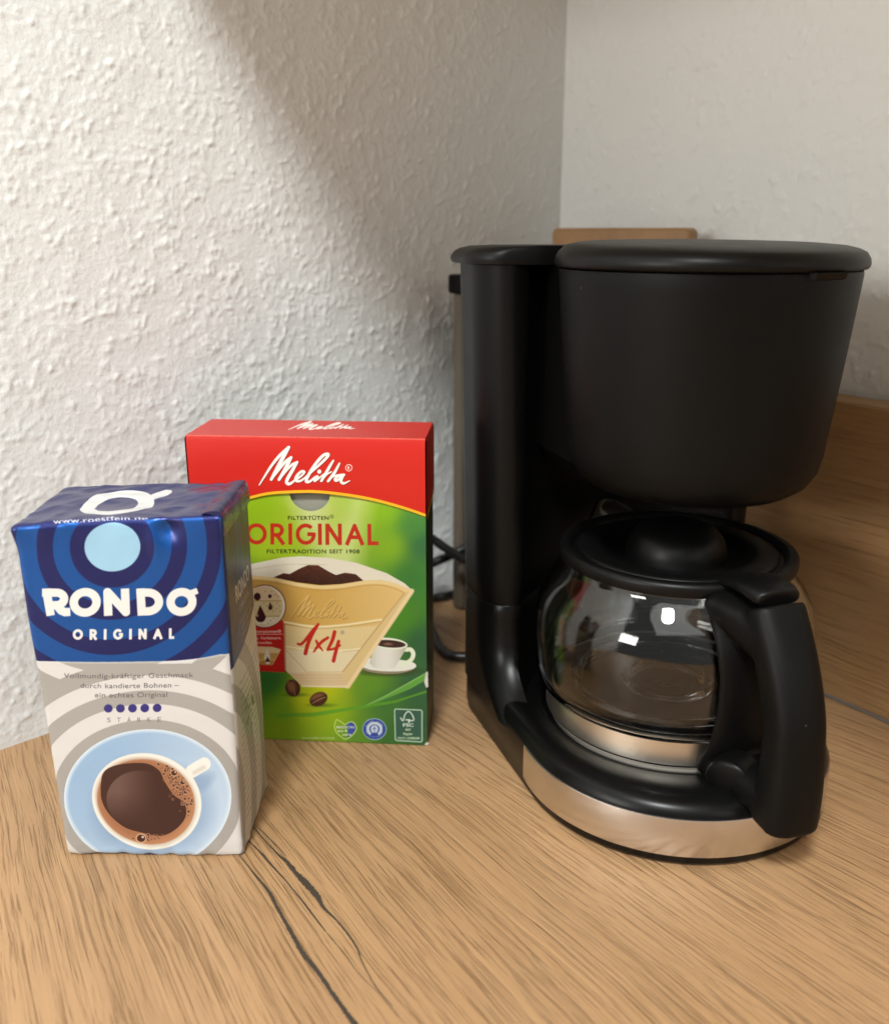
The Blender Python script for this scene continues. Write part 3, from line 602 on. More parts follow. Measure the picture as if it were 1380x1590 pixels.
# filter bag
c4 = lambda P: Lp(P, 4.3125, 370, 850)
B.poly(c4([(-160, 330), (-40, 180), (95, 112), (300, 72), (430, 63), (600, 75), (800, 112), (1000, 182), (1120, 252), (1172, 302), (960, 320), (500, 300), (90, 260)]), (236, 228, 206))
B.stroke(c4([(95, 150), (300, 120), (430, 118), (600, 122)]), (214, 202, 172), 1.2); 
HP = c4([(240, 205), (310, 176), (352, 182), (420, 146), (480, 122), (545, 125), (605, 162), (662, 192), (722, 177), (795, 187), (845, 230), (700, 262), (450, 262), (330, 235)])
wn, ins = B.poly(HP, (70, 34, 22)); nz = np.random.default_rng(5).standard_normal(ins.shape); nz = (nz + np.roll(nz, 2, 0) + np.roll(nz, 2, 1) + np.roll(nz, -2, 0))/2
tone = np.clip(.5 + .33*nz + (880 - B.Y[wn])/55, 0, 1)[..., None]; cc = (np.array([46, 20, 14])*(1-tone) + np.array([128, 70, 44])*tone)/255.; B.I[wn] = np.where(ins[..., None], cc, B.I[wn])
FT = c4([(-170, 330), (-60, 215), (90, 190), (250, 205), (400, 238), (560, 258), (700, 252), (850, 230), (960, 228), (1060, 250), (1172, 302), (735, 938), (430, 932), (322, 830), (0, 500)])
def bagshade(X, Y):
    yy = (Y - 850)*4.3125; xx = (X - 370)*4.3125; n = np.random.default_rng(2).standard_normal(X.shape)*3
    t = np.clip((yy - 515 - 20*np.sin((xx-300)/220))/12, 0, 1)[..., None]; gold = np.array([212, 168, 84]) + np.clip((xx-500)/600, 0, 1)[..., None]*np.array([22, 30, 44]); cream = np.array([232, 208, 150])
    c = gold*(1-t) + cream*t; t2 = np.clip((yy - 680 - 12*np.sin((xx-300)/200))/10, 0, 1)[..., None]; c = c*(1-t2) + np.array([236, 220, 178])*t2
    t3 = np.clip((yy - 835)/14, 0, 1)[..., None]; c = c*(1-t3) + np.array([232, 206, 160])*t3
    tex = (np.sin(xx*.55)*np.sin(yy*.55) > .55)*-10.*(yy > 280)*(yy < 680)
    st = (np.sin(xx*.38 + yy*.15) > .2)*-16.*(yy > 846)*(yy < 915)
    return np.clip(c + (n + tex + st)[..., None], 0, 255)
B.poly(FT, None, shade=bagshade)
B.stroke(c4([(-60, 228), (90, 204), (250, 219), (400, 252), (560, 272), (700, 266), (850, 244), (960, 243), (1055, 262), (1130, 300)]), (240, 212, 150), 5.2, soft=1.5)
B.stroke(c4([(90, 226), (250, 240), (400, 274), (560, 294), (700, 288), (850, 266), (960, 262), (1050, 285), (1112, 312)]), (196, 150, 78), .9)
B.stroke(c4([(1160, 306), (733, 930)]), (240, 210, 158), 8.5, 0, soft=2); B.stroke(c4([(1112, 316), (700, 836)]), (190, 150, 96), .9, 0)
B.stroke(c4([(300, 500), (500, 532), (700, 526), (962, 490)]), (250, 232, 180), 3, soft=1.5); B.stroke(c4([(300, 514), (500, 546), (700, 540), (955, 503)]), (186, 158, 110), .9)
B.stroke(c4([(300, 662), (500, 690), (700, 694), (830, 680)]), (248, 232, 186), 2.4); B.stroke(c4([(700, 702), (830, 690)]), (196, 172, 128), .8)
B.stroke(c4([(322, 690), (460, 838)]), (200, 176, 130), 1., 0); B.stroke(c4([(460, 838), (700, 836)]), (206, 180, 140), .9, 0); B.stroke(c4([(430, 932), (735, 938)]), (246, 226, 186), 2, 0)
for k in range(4): B.stroke(c4([(372 + 14*k, 858 + 20*k), (780 - 14*k, 858 + 20*k)]), (206, 170, 128), .8, 0, a=.7)
class FX:                                                              # places the traced script word
    def __init__(s, ox, oy, k, ky=1.): s.ox, s.oy, s.k, s.ky = ox, oy, k, ky
    def __call__(s, x, y): return s.ox + x*s.k, s.oy + y*s.k*s.ky
emb = FX(370 + 340/4.3125, 850 + 300/4.3125, .32/4.3125*.98)
class FE(FX): pass
emb2 = FX(emb.ox + .6, emb.oy + .9, emb.k); script_logo(B, emb2, (150, 108, 50), .75, 1.0); script_logo(B, emb, (230, 190, 112), .9, .8)
RED4 = (196, 36, 24)
for st in ([(270, 465, 42), (330, 472, 48), (430, 370, 54), (540, 230, 60), (640, 120, 46)], [(640, 120, 46), (520, 310, 68), (450, 470, 70), (405, 635, 70)], [(600, 410, 40), (640, 490, 50), (715, 588, 26)], [(810, 358, 48), (700, 430, 56), (610, 530, 50), (556, 608, 32)], [(930, 258, 66), (890, 400, 64), (805, 572, 50)], [(805, 572, 40), (900, 560, 44), (1025, 497, 38)], [(1000, 425, 58), (960, 560, 64), (905, 770, 66)]):
    B.stroke(Lp(st, 11.5, 440, 960), RED4)
B.ellipse(533, 983, 3.3, 3.3, (188, 170, 140))
# red banner with aroma lens
c7 = lambda P: Lp(P, 9.94, 385, 900)
B.poly(c7([(-500, 640), (560, 640), (575, 1440), (-500, 1380)]), (196, 28, 20)); B.stroke(c7([(575, 700), (585, 1440)]), (120, 30, 20), 1.5, 0, soft=2, a=.6)
B.ellipse(412, 942, 33.5, 33.5, (120, 70, 50), soft=2.5); B.ellipse(412, 942, 32, 32, (246, 240, 222)); B.ellipse(411, 942, 29.5, 30.5, (226, 208, 160))
B.poly(c7([(40, 150), (200, 105), (400, 150), (500, 260), (525, 335), (60, 330)]), (232, 206, 168)); B.poly(c7([(60, 575), (480, 575), (440, 650), (330, 700), (150, 690)]), (240, 232, 206))
for yy in (335, 572): B.stroke(c7([(60, yy), (525 if yy < 400 else 490, yy)]), (190, 164, 84), 1.6, 0)
for x, y, rx, ry in ((155, 268, 52, 60), (352, 262, 28, 30)): B.ellipse(*c7([(x, y)])[0], rx/9.94, ry/9.94, (52, 18, 16))
def drop(x, y, rx, ry): B.poly(c7([(x - 8, y - ry*1.9), (x + rx*.75, y - ry*.4), (x + rx, y + ry*.2), (x + rx*.6, y + ry*.85), (x, y + ry), (x - rx*.65, y + ry*.85), (x - rx, y + ry*.2), (x - rx*.7, y - ry*.4)]), (64, 20, 18), smooth=True)
drop(205, 570, 80, 92); drop(358, 430, 34, 44); B.ellipse(*c7([(155, 560)])[0], 1.6, 2.2, (214, 170, 150), soft=1.2)
for x, y in ((255, 370), (300, 412), (455, 372), (505, 412), (455, 452), (405, 412), (320, 490), (405, 492), (510, 492), (360, 640), (410, 605), (320, 680), (435, 240), (470, 270), (380, 190), (280, 190)): B.ellipse(*c7([(x, y)])[0], 1., 1., (168, 148, 80))
B.text('Aromazonen®', c7([(528, 800)])[0][0], c7([(0, 803)])[0][1], 48, 4.6, (250, 226, 214), 1., .02, 'r'); B.stroke(c7([(-100, 848), (538, 850)]), (250, 226, 214), .9, 0)
B.text('Entfalten. Verfeinern.', c7([(524, 0)])[0][0], c7([(0, 905)])[0][1], 62, 4.6, (246, 216, 204), 1., .02, 'r'); B.text('Abrunden.', c7([(384, 0)])[0][0], c7([(0, 975)])[0][1], 31, 4.6, (246, 216, 204), 1., .02, 'r')
B.poly(c7([(60, 1050), (170, 1036), (380, 1044), (518, 1085), (380, 1330), (200, 1320)]), (232, 208, 158)); B.poly(c7([(150, 1140), (480, 1140), (420, 1240), (180, 1240)]), (206, 160, 84)); B.poly(c7([(180, 1250), (415, 1250), (375, 1330), (200, 1320)]), (190, 140, 70))
B.poly(c7([(300, 1060), (350, 1200), (330, 1240), (270, 1240), (250, 1200)]), (236, 226, 206), smooth=True); B.poly(c7([(308, 1195), (345, 1265), (325, 1275), (290, 1275), (272, 1262)]), (60, 40, 34)); B.ellipse(*c7([(310, 1295)])[0], 3.4, 1.8, (240, 234, 220))
# printed cup on its saucer
c6 = lambda P: Lp(P, 11.5, 550, 980)
B.ellipse(*c6([(620, 720)])[0], 46, 7.5, (52, 62, 34), soft=6, a=.8)
B.poly(c6([(120, 640), (200, 520), (360, 490), (800, 520), (1040, 570), (1105, 630), (1040, 690), (860, 722), (560, 728), (300, 700)]), (238, 238, 226), smooth=True); B.poly(c6([(130, 655), (300, 700), (560, 728), (860, 722), (1040, 690), (980, 725), (760, 770), (450, 765), (220, 720)]), (150, 138, 112), smooth=True)
def cupsh(X, Y):
    xx = (X - 550)*11.5; t = np.clip(np.abs(xx - 560)/330, 0, 1)[..., None]; return np.array([236, 234, 222])*(1-t**2) + np.array([196, 192, 174])*t**2
B.stroke(c6([(930, 345), (1010, 345), (1055, 420), (1020, 520), (930, 580), (840, 600)]), (236, 244, 214), 6.6); 
B.poly(c6([(385, 290), (960, 270), (900, 380), (800, 540), (730, 660), (560, 690), (350, 660), (280, 580), (330, 420)]), None, shade=cupsh)
B.ellipse(*c6([(640, 235)])[0], 27.5, 8.4, (242, 248, 226), rot=.1); B.ellipse(*c6([(640, 240)])[0], 24.5, 5.8, (58, 34, 30), rot=.08); B.ellipse(*c6([(610, 245)])[0], 7, 2., (130, 96, 84), soft=2)
B.poly(c4([(1172, 302), (735, 938), (700, 836), (1112, 316)]), (226, 198, 138)); B.stroke(c4([(1168, 300), (738, 932)]), (244, 216, 166), 6., 0, soft=2); B.stroke(c4([(1118, 318), (704, 836)]), (186, 144, 90), .9, 0)
# beans
def bean(x, y, rx, ry, rot):
    B.ellipse(x + 4, y + ry*.9, rx*1.1, 2.4, (60, 90, 20), soft=4, a=.7); B.ellipse(x, y, rx, ry, (74, 40, 24), rot=rot, soft=1); B.ellipse(x - rx*.15, y - ry*.25, rx*.75, ry*.55, (150, 100, 66), rot=rot, soft=5, a=.8)
    c, s = math.cos(rot), math.sin(rot); B.stroke([(x - c*rx*.9, y - s*rx*.9), (x + s*1.2, y - c*1.2), (x + c*rx*.9, y + s*rx*.9)], (44, 20, 12), 2.2); B.stroke([(x - c*rx*.8 + 1, y - s*rx*.8 + 1.6), (x + s*1.2 + .4, y - c*1.2 + 1.6), (x + c*rx*.8, y + s*rx*.8 + 1.4)], (206, 160, 120), .8)
bean(455, 1069, 13.5, 11.5, 1.25); bean(495, 1086, 14.5, 10.5, -.42)
# sweeps
B.poly(c4([(850, 1060), (1000, 985), (1150, 900), (1262, 838), (1262, 885), (1150, 950), (1000, 1010), (880, 1058)]), (98, 164, 66)); B.poly(c4([(240, 1115), (500, 1108), (820, 1060), (1050, 1025), (1262, 958), (1262, 972), (1050, 1042), (820, 1082), (500, 1135), (250, 1140)]), (92, 160, 40), a=.8)
B.poly(c4([(850, 1060), (1000, 985), (1262, 838), (1262, 846), (1000, 995), (860, 1060)]), (150, 200, 110), a=.7)
# small marks along the foot
c5 = lambda P: Lp(P, 8.118, 500, 1090); OFF = (216, 236, 190)
B.text('www.melitta-umwelt.de', c5([(158, 450)])[0][0], c5([(0, 452)])[0][1], 51, 3.2, (200, 216, 150), 1., .02, 'r')
B.poly(c5([(300, 290), (350, 255), (400, 265), (432, 320), (410, 390), (330, 450), (325, 380), (320, 320)]), (60, 84, 170), smooth=True)
B.stroke(c5([(185, 222), (158, 300), (180, 380), (240, 440), (300, 466), (380, 420), (432, 340), (410, 275), (360, 250), (290, 285), (240, 250), (185, 222)]), (200, 226, 120), 1.5)
B.text('MISSION', *c5([(295, 318)])[0], 28, 4., (214, 226, 206), 1., .02); B.text('eco &', *c5([(258, 362)])[0], 16, 4., OFF, 1., .03); B.text('care', *c5([(312, 408)])[0], 14, 4., OFF, 1., .03)
ex, ey = c5([(658, 342)])[0]; B.ellipse(ex, ey, 18.5, 16.6, (170, 200, 220)); B.ellipse(ex, ey, 17.4, 15.5, (48, 72, 160)); B.ellipse(ex, ey, 10.2, 9.2, (206, 220, 232), ring=4.); B.ellipse(ex, ey, 5.6, 6, (214, 228, 236)); B.stroke([(ex, ey-3.4), (ex, ey+5)], (48, 72, 160), 1.1, 0); B.stroke([(ex-3.5, ey+.5), (ex, ey-2.2), (ex+3.5, ey+.5)], (48, 72, 160), .9, 0); B.ellipse(ex, ey-3.6, .9, .9, (48, 72, 160)); B.poly([(ex-4, ey+5.5), (ex+4, ey+5.5), (ex+8, ey+11), (ex-8, ey+11)], (48, 72, 160))
for k, ch in enumerate('BLAUER ENGEL'): a_ = math.radians(-158 + 12.4*k); B.text(ch, ex + 13.6*math.cos(a_), ey + 12.2*math.sin(a_), 1.9, 2.6, (214, 226, 236))
for k, ch in enumerate('DAS UMWELTZEICHEN'): a_ = math.radians(160 - 8.6*k); B.text(ch, ex + 13.4*math.cos(a_), ey + 12.0*math.sin(a_), 1.5, 2.0, (190, 206, 226))
fb = c5([(925, 90), (1240, 103), (1253, 120), (1250, 485), (1235, 498), (935, 482), (918, 468), (912, 105)]); B.poly(fb, (52, 96, 78)); B.stroke(fb + [fb[0]], (200, 228, 200), 1.5, 0)
B.stroke(c5([(985, 200), (1015, 235), (1040, 160), (1080, 122), (1120, 145), (1150, 215), (1130, 235), (1085, 225), (1050, 225)]), (226, 240, 222), 1.7); B.stroke(c5([(1090, 225), (1090, 255)]), (226, 240, 222), 2.4, 0)
B.text('FSC', *c5([(1080, 288)])[0], 16.5, 5.2, (222, 238, 220), 1., .03); B.text('MIX', *c5([(1080, 345)])[0], 8.6, 3.4, OFF, 1., .03); B.text('Papier', *c5([(1078, 398)])[0], 14.6, 3.6, OFF, 1., .03); B.text('FSC® C008208', *c5([(1085, 452)])[0], 33.5, 3.2, OFF, 1., .03)
# words
c34 = lambda P: Lp(P, 6.2727, 380, 795)
B.text('FILTERTÜTEN', *c34([(637, 66)])[0], 64, 6.4, (44, 54, 16), 1.12, .022, slope=.012); B.ellipse(518, 804, 2.6, 2.5, (54, 64, 20), ring=.7); B.text('R', 518, 804, 2.1, 2.6, (54, 64, 20))
caps(B, 'ORIGINAL', 387, 815.5, 202, 27, (200, 46, 26), 5.9, slope=.019, squash=1.0)
B.text('FILTERTRADITION SEIT 1908', *c34([(680, 391)])[0], 145, 6.5, (44, 54, 16), 1.12, .022, slope=.012)
# yellow line and the red closing flap
EDGE = [(291, 806), (335, 787), (382, 775), (417, 767), (450, 764.5), (493, 764.5), (539, 770), (584, 779), (630, 792.5), (662, 804)]
ex_ = np.array([p[0] for p in catmull(EDGE, 8)]); ey_ = np.array([p[1] for p in catmull(EDGE, 8)])
yl = np.interp(B.X, ex_, ey_)
B.put(full, (B.Y < yl + 1).astype(float), (250, 188, 36)); B.put(full, (B.Y < yl - 3.4).astype(float), (208, 32, 20))
topd = B.Y - np.interp(B.X, [290, 663], [675, 689]); B.put(full, np.clip(1.3 - topd/1.4, 0, 1)*np.clip(rng.random((1, B.w))*1.2, .2, .8), (244, 150, 128))
lg = FX(400, 685, 1/8.625); lgs = FX(400.9, 686.0, 1/8.625); script_logo(B, lgs, (90, 14, 10), .75); script_logo(B, lg, (252, 244, 236))
B.ellipse(545.5, 728, 4.9, 4.9, (250, 236, 226), ring=1.1); B.text('R', 545.5, 728, 3.8, 5., (250, 236, 226), 1., .03)
B.mottle(.012)
im_box = B.image('filter box front print')
BT = Art(118, 42, [(327, 650.5), (670, 659), (663, 689), (290, 675)], 8); BT.I[...] = np.array((206, 34, 22))/255.
class FT2:
    k = 1/11.5*.62; ky = .42
    def __call__(s, x, y): return 430 + (x*.985 + 10)/11.5, 645 + (118 + (y - 70)*.265)/11.5
tl = FT2(); script_logo(BT, tl, (250, 240, 232)); im_btop = BT.image('filter box top print')

def box_build():
    bx, by, rot, W_, D_, H_ = -.0093, .4401, -.0767, .1179, .0405, .1662
    root = thing('filter_box', 'red and green carton of paper coffee filters standing behind the coffee pack', 'filter box', (bx, by, 0), rot + PI)
    # local axes: +x runs along the front to the left end, +y comes towards the viewer
    def L(s, d, z): return (s, -d, z)
    M_front = print_mat('carton front print', im_box, .42, 0, .15, .4, (900, .00006, .5)); M_ctop = print_mat('carton top print', im_btop, .42, 0, .15, .4, (900, .00006, .5))
    def gm(name, stops):
        m = mat(name, stops[0], .45); return noise_bump(m, 900, .00006, .5)
    M_green = gm('dark green carton side', [(.012, .045, .016)]); M_redside = gm('red carton side', [(.50, .012, .008)]); M_grey = noise_bump(mat('raw grey board', (.30, .30, .24), .9), 500, .0002)
    Hb = homography(QB, [(0, 0), (1, 0), (1, 1), (0, 1)])
    def edge_at(u):                                                     # height of the flap edge over the foot, at fraction u from the left
        best = None
        for x, y in zip(ex_, ey_):
            a, b = hap(Hb, x, y + 1.); d = abs(a - u)
            if best is None or d < best[0]: best = (d, b)
        return best[1]
    us = np.linspace(0, 1, 161)
    eu, ev = np.array([hap(Hb, x, y + 1.) for x, y in zip(ex_, ey_)]).T; ed = np.interp(us, eu, ev)     # v measured downwards
    nc = hap(Hb, 484, 764)[0]; nr = hap(Hb, 516.5, 775)[0] - nc; nb = hap(Hb, 484, 795)[1]
    v, f, uv = [], [], []
    topv = []
    for u, e_ in zip(us, ed):
        t = e_ - .012; d = (u - nc)/nr
        if abs(d) < 1: t = max(t, np.interp(nc, us, ed) + (nb - np.interp(nc, us, ed))*math.sqrt(1 - d*d))
        topv.append(t)
    for u, t in zip(us, topv):
        bow = .0006*math.sin(PI*u)
        for q in (1., t): v.append(L(W_*(1-u), -bow*math.sin(PI*min(1, (1-q)*1.2)), H_*(1-q) + .0002)); uv.append((u, 1-q))
    for i in range(160): f.append((2*i, 2*i+2, 2*i+3, 2*i+1))
    nf = len(f)
    # side, back, foot
    b = len(v); ze = H_*(1 - ed[-1]); ze0 = H_*(1 - ed[0])
    pts = [L(0, 0, 0), L(0, D_, 0), L(0, D_, H_ - .002), L(0, 0, H_ - .002), L(W_, 0, 0), L(W_, D_, 0), L(W_, D_, H_ - .002), L(W_, 0, H_ - .002)]
    v += pts; uv += [(0, 0)]*8; f += [(b, b+1, b+2, b+3), (b+4, b+7, b+6, b+5), (b+1, b+5, b+6, b+2), (b, b+4, b+5, b+1)]
    me = mesh('carton', v, f); me.polygons.foreach_set('material_index', [0]*nf + [1]*4)
    ul = me.uv_layers.new(name='UVMap'); ul.data.foreach_set('uv', np.array([uv[l.vertex_index] for l in me.loops], np.float32).ravel())
    body = link('carton', me, [M_front, M_green], root, smooth=False)
    # the grey board seen through the thumb notch
    g = .0016; ncs = W_*(1 - nc)
    link('inner_flap', mesh('inner_flap', [L(ncs - .016, g, H_*.70), L(ncs + .016, g, H_*.70), L(ncs + .016, g + .001, H_*.86), L(ncs - .016, g + .001, H_*.86), L(ncs - .016, g + .0004, H_*.775), L(ncs + .016, g + .0009, H_*.779)], [(0, 1, 5, 4), (4, 5, 2, 3)]), M_grey, root, smooth=False)
    # red closing flap: front skirt, top, end skirts; half a millimetre proud
    o_ = .0007; v, f, uv, mi = [], [], [], []
    for u, e_ in zip(us, ed):
        bow = .0008*math.sin(PI*u)*0
        lift = .0004 + .0008*math.exp(-((u - nc)/.25)**2)
        for q, dd in ((e_, lift + .0003), (e_*.45, o_), (0.012, o_), (0., .0)): v.append(L(W_*(1-u), -dd, H_*(1-q) + (.0009 if q == 0 else 0))); uv.append((u, 1-q))
    for i in range(160):
        for k in range(3): f.append((4*i+k, 4*i+4+k, 4*i+5+k, 4*i+1+k)); mi.append(0)
    b = len(v); n1 = 40
    for i in range(n1 + 1):
        u = i/n1
        for j in range(9):
            t = j/8; sag = -.0006*math.sin(PI*u)*math.sin(PI*t); v.append(L(W_*(1-u), D_*t, H_ + .0009 + sag)); uv.append((u, t))
    for i in range(n1):
        for j in range(8): a = b + i*9 + j; f.append((a, a+9, a+10, a+1)); mi.append(1)
    for s_, sg, zz in ((0, -1, ze), (W_, 1, ze0)):
        b = len(v); v += [L(s_ + sg*o_, -o_, zz), L(s_ + sg*o_, D_, zz + .004), L(s_ + sg*o_, D_, H_ - .001), L(s_ + sg*o_, -o_, H_ - .001), L(s_, D_, H_ + .0009), L(s_, 0, H_ + .0009)]; uv += [(0, 0)]*6
        f += [(b, b+1, b+2, b+3), (b+3, b+2, b+4, b+5)]; mi += [2, 2]
        b = len(v); v += [L(s_ + sg*(o_ + .0001), -o_, zz - .0018), L(s_ + sg*(o_ + .0001), D_, zz + .0022), L(s_ + sg*(o_ + .0001), D_, zz + .004), L(s_ + sg*(o_ + .0001), -o_, zz)]; uv += [(0, 0)]*4; f.append((b, b+1, b+2, b+3)); mi.append(3)
    me = mesh('closing_flap', v, f); me.polygons.foreach_set('material_index', mi)
    ul = me.uv_layers.new(name='UVMap'); ul.data.foreach_set('uv', np.array([uv[l.vertex_index] for l in me.loops], np.float32).ravel())
    autosmooth(link('closing_flap', me, [M_front, M_ctop, M_redside, mat('yellow carton line', (.75, .42, .02), .5)], root), 30)
    # small white scuffs on the right-hand edge where the print has rubbed off
    M_scuff = mat('bare board scuff', (.7, .68, .62), .8)
    for z0, z1 in ((.0345, .0435), (.0005, .0022)):
        v = [L(.0002, -.0006, z0), L(.0013, -.0007, (z0*.6 + z1*.4)), L(.0004, -.0006, z1), L(-.0006, .0003, z1), L(-.0007, .0004, z0)]
        link('edge_scuff', mesh('edge_scuff', v, [(0, 1, 2, 3, 4)]), M_scuff, root, smooth=False)
box_build()

# ------------------------------------------------------------------ coffee maker
JX, JY, MR = .1135, .432, math.radians(16.5)
cm = thing('coffee_maker', 'black filter coffee maker with steel band round its base', 'coffee maker', (JX, JY, 0), MR)
CXB, CYB, RB = -.0066, -.0172, .0738
def base_outline(inset=0., n=160):
    """front half circle, sides flaring back, rounded rear corners"""
    P = []
    R = RB - inset
    for k in range(81): a = PI + PI*k/80; P.append((CXB + R*math.cos(a), CYB + R*math.sin(a)))
    xb = .0760 - inset; yb = .090 - inset; rc_ = .016
    P += [(CXB + R + (xb - R)*t, CYB + (yb - rc_ - CYB)*t) for t in np.linspace(.05, 1, 20)]
    P += [(CXB + xb - rc_ + rc_*math.cos(a), yb - rc_ + rc_*math.sin(a)) for a in np.linspace(0, PI/2, 9)[1:]]
    P += [(CXB + (xb - rc_)*(1 - 2*t), yb) for t in np.linspace(.05, .95, 14)]
    P += [(CXB - xb + rc_ + rc_*math.cos(a), yb - rc_ + rc_*math.sin(a)) for a in np.linspace(PI/2, PI, 9)[:-1]]
    P += [(CXB - xb + (xb - R)*t, yb - rc_ + (CYB - yb + rc_)*t) for t in np.linspace(0, .95, 20)]
    return np.array(P)
def ring_loop(fr_, z, rin=.0625):
    O = base_outline(0.); out = []
    for p in O:
        a = math.atan2(p[1], p[0]); q = np.array([rin*math.cos(a), rin*math.sin(a)]); m = p*(1-fr_) + q*fr_; out.append((m[0], m[1], z))
    return out
o3 = lambda ins, z: [(p[0], p[1], z) for p in base_outline(ins)]
loops = [o3(.004, .0006), o3(.0012, .0012), o3(.0006, .0022), o3(.0006, .0052), o3(.0003, .0056), o3(.0, .0060), o3(.0, .0238), ring_loop(.015, .0250), ring_loop(.06, .0274), ring_loop(.13, .0293), ring_loop(.24, .0306), ring_loop(.38, .0312), ring_loop(.54, .0310), ring_loop(.70, .0304), ring_loop(.84, .0297), ring_loop(.94, .0290), ring_loop(1., .0280), ring_loop(1., .0255)]
autosmooth(link('base', mesh('base', *loft_data(loops)), M_gloss, cm), 50)
# steel band round the front
bl = []
O = base_outline(0.)[0:81]
a0 = math.radians(173); a1 = math.radians(367)
for k in range(91):
    a = a0 + (a1 - a0)*k/90
    bl.append([(CXB + r_*math.cos(a), CYB + r_*math.sin(a), z) for r_, z in ((RB - .001, .0056), (RB + .0006, .0058), (RB + .0008, .0062), (RB + .0008, .0236), (RB + .0006, .0241), (RB - .001, .0243))])
autosmooth(link('steel_band', mesh('steel_band', *loft_data(bl)), M_steel, cm), 40)
link('hot_plate', mesh('hot_plate', *lathe_data([(0, .0290), (.054, .0290), (.0570, .0288), (.0582, .0280), (.0586, .0250)], 96)), M_plate, cm)
# column: tank and rear body
def col_outline(ins=0., front_push=0., fill=False, wide=0.):
    P = []; hx = .0785 + wide - ins; yb = .090 - ins; rc_ = .014; fx_, fy = .062, .040 - front_push; rf = .0165
    def addarc(cx, cy, r, a0, a1, n, ry=None): P.extend([(cx + r*math.cos(a), cy + (ry or r)*math.sin(a)) for a in np.linspace(a0, a1, n)])
    yl = fy + .021
    # left: from rear corner forward
    addarc(-hx + rc_, yb - rc_, rc_, PI/2, PI, 9); P.extend([(-hx, yb - rc_ + (yl - yb + rc_)*t) for t in np.linspace(.1, .9, 7)])
    addarc(-hx + rf, yl, rf, PI, 1.5*PI - .12, 14, yl - fy - ins*0)
    if fill: P.extend([(-.058 + .116*t, fy - .002) for t in np.linspace(0, 1, 31)])
    else:
        th = math.atan2(.0415, -.0605); R = .0735 + ins*.5
        P.extend([(R*math.cos(a), max(R*math.sin(a) - front_push*abs(math.cos(a))**3, .0)) for a in np.linspace(th, PI - th, 31)])
    addarc(hx - rf, yl, rf, 1.5*PI + .12, 2*PI, 14, yl - fy); P.extend([(hx, yb - rc_ + (yl - yb + rc_)*(1 - t)) for t in np.linspace(.1, .9, 7)])
    addarc(hx - rc_, yb - rc_, rc_, 0, PI/2, 9)
    return [(x - .0045, y) for x, y in P]
def cl(z, **k): return [(x, y, z) for x, y in col_outline(**k)]
fz = lambda z: max(0., (.060 - z)/.036)**2.2*.034
zs = [.0215, .0240, .0270, .0300, .0335, .0370, .0415, .0465, .0530, .0600, .0680, .0752]
autosmooth(link('lower_housing', mesh('lower_housing', *loft_data([cl(z, front_push=fz(z)) for z in zs] + [cl(.0756, ins=.0007)])), M_gloss, cm), 50)
zs = [.0764, .09, .11, .13, .15, .17, .19, .21, .23, .2476]
autosmooth(link('water_tank', mesh('water_tank', *loft_data([cl(.0757, ins=.0007)] + [cl(z, wide=.004*((z - .0757)/.172)) for z in zs])), M_black, cm), 50)
# bridge between column and filter holder
autosmooth(link('bridge', mesh('bridge', *loft_data([[(x*sx, max(y, .012) if False else y, z) for x, y in [(-.052, .075), (-.052, .01), (.052, .01), (.052, .075)]] for z, sx in ((.150, .9), (.158, 1.), (.2474, 1.))])), M_black, cm), 30)
# tank lid
LZ = [(.2478, .0022), (.2480, .0034), (.2496, .0040), (.2515, .0038), (.2535, .0024), (.2550, .0002), (.2560, -.0035), (.2564, -.010), (.2565, -.02)]
def lidloop(z, outset): return [(x, y, z) for x, y in col_outline(ins=-outset, fill=True, wide=.004)]
autosmooth(link('tank_lid', mesh('tank_lid', *loft_data([lidloop(z, o) for z, o in LZ])), M_lid, cm), 50)
# filter holder
HC = (.0023, -.003)
prof = [(0, .1468), (.030, .1468), (.040, .1473), (.0470, .1492), (.0525, .1530), (.0562, .1590), (.0578, .1660), (.0592, .180), (.0612, .200), (.0632, .222), (.0648, .240), (.0652, .2455), (.0650, .2470), (.060, .2472)]
autosmooth(link('filter_holder', mesh('filter_holder', *lathe_data(prof, 160, HC)), M_matte, cm), 50)
link('drip_valve', mesh('drip_valve', *lathe_data([(0, .1385), (.008, .1388), (.0105, .1405), (.011, .147)], 40, HC)), M_black, cm)
prof = [(0, .2475), (.0635, .2475), (.0664, .2477), (.0672, .2485), (.0675, .2500), (.0671, .2520), (.0655, .2545), (.0625, .2563), (.058, .2573), (.050, .2579), (.030, .2582), (0, .2583)]
hl = autosmooth(link('filter_holder_lid', mesh('filter_holder_lid', *lathe_data(prof, 160, HC, lambda r, z, a: (r, z + (.0016*(r*math.sin(a) + .02)/.085*min(1, max(0, (z - .2545)/.002)) if z > .2545 else 0)))), M_lid, cm), 60)
ta = math.radians(-77); tp = []
for z, r0, r1 in ((.2446, .0650, .0660), (.2452, .0646, .0674), (.2476, .0640, .0682)):
    L_ = []
    for rr_, aa in ((r0, -.15), (r0, .15), (r1, .13), (r1, -.13)): L_.append((HC[0] + rr_*math.cos(ta + aa), HC[1] + rr_*math.sin(ta + aa), z))
    tp.append(L_)
autosmooth(link('lid_tab', mesh('lid_tab', *loft_data(tp)), M_black, hl), 50)

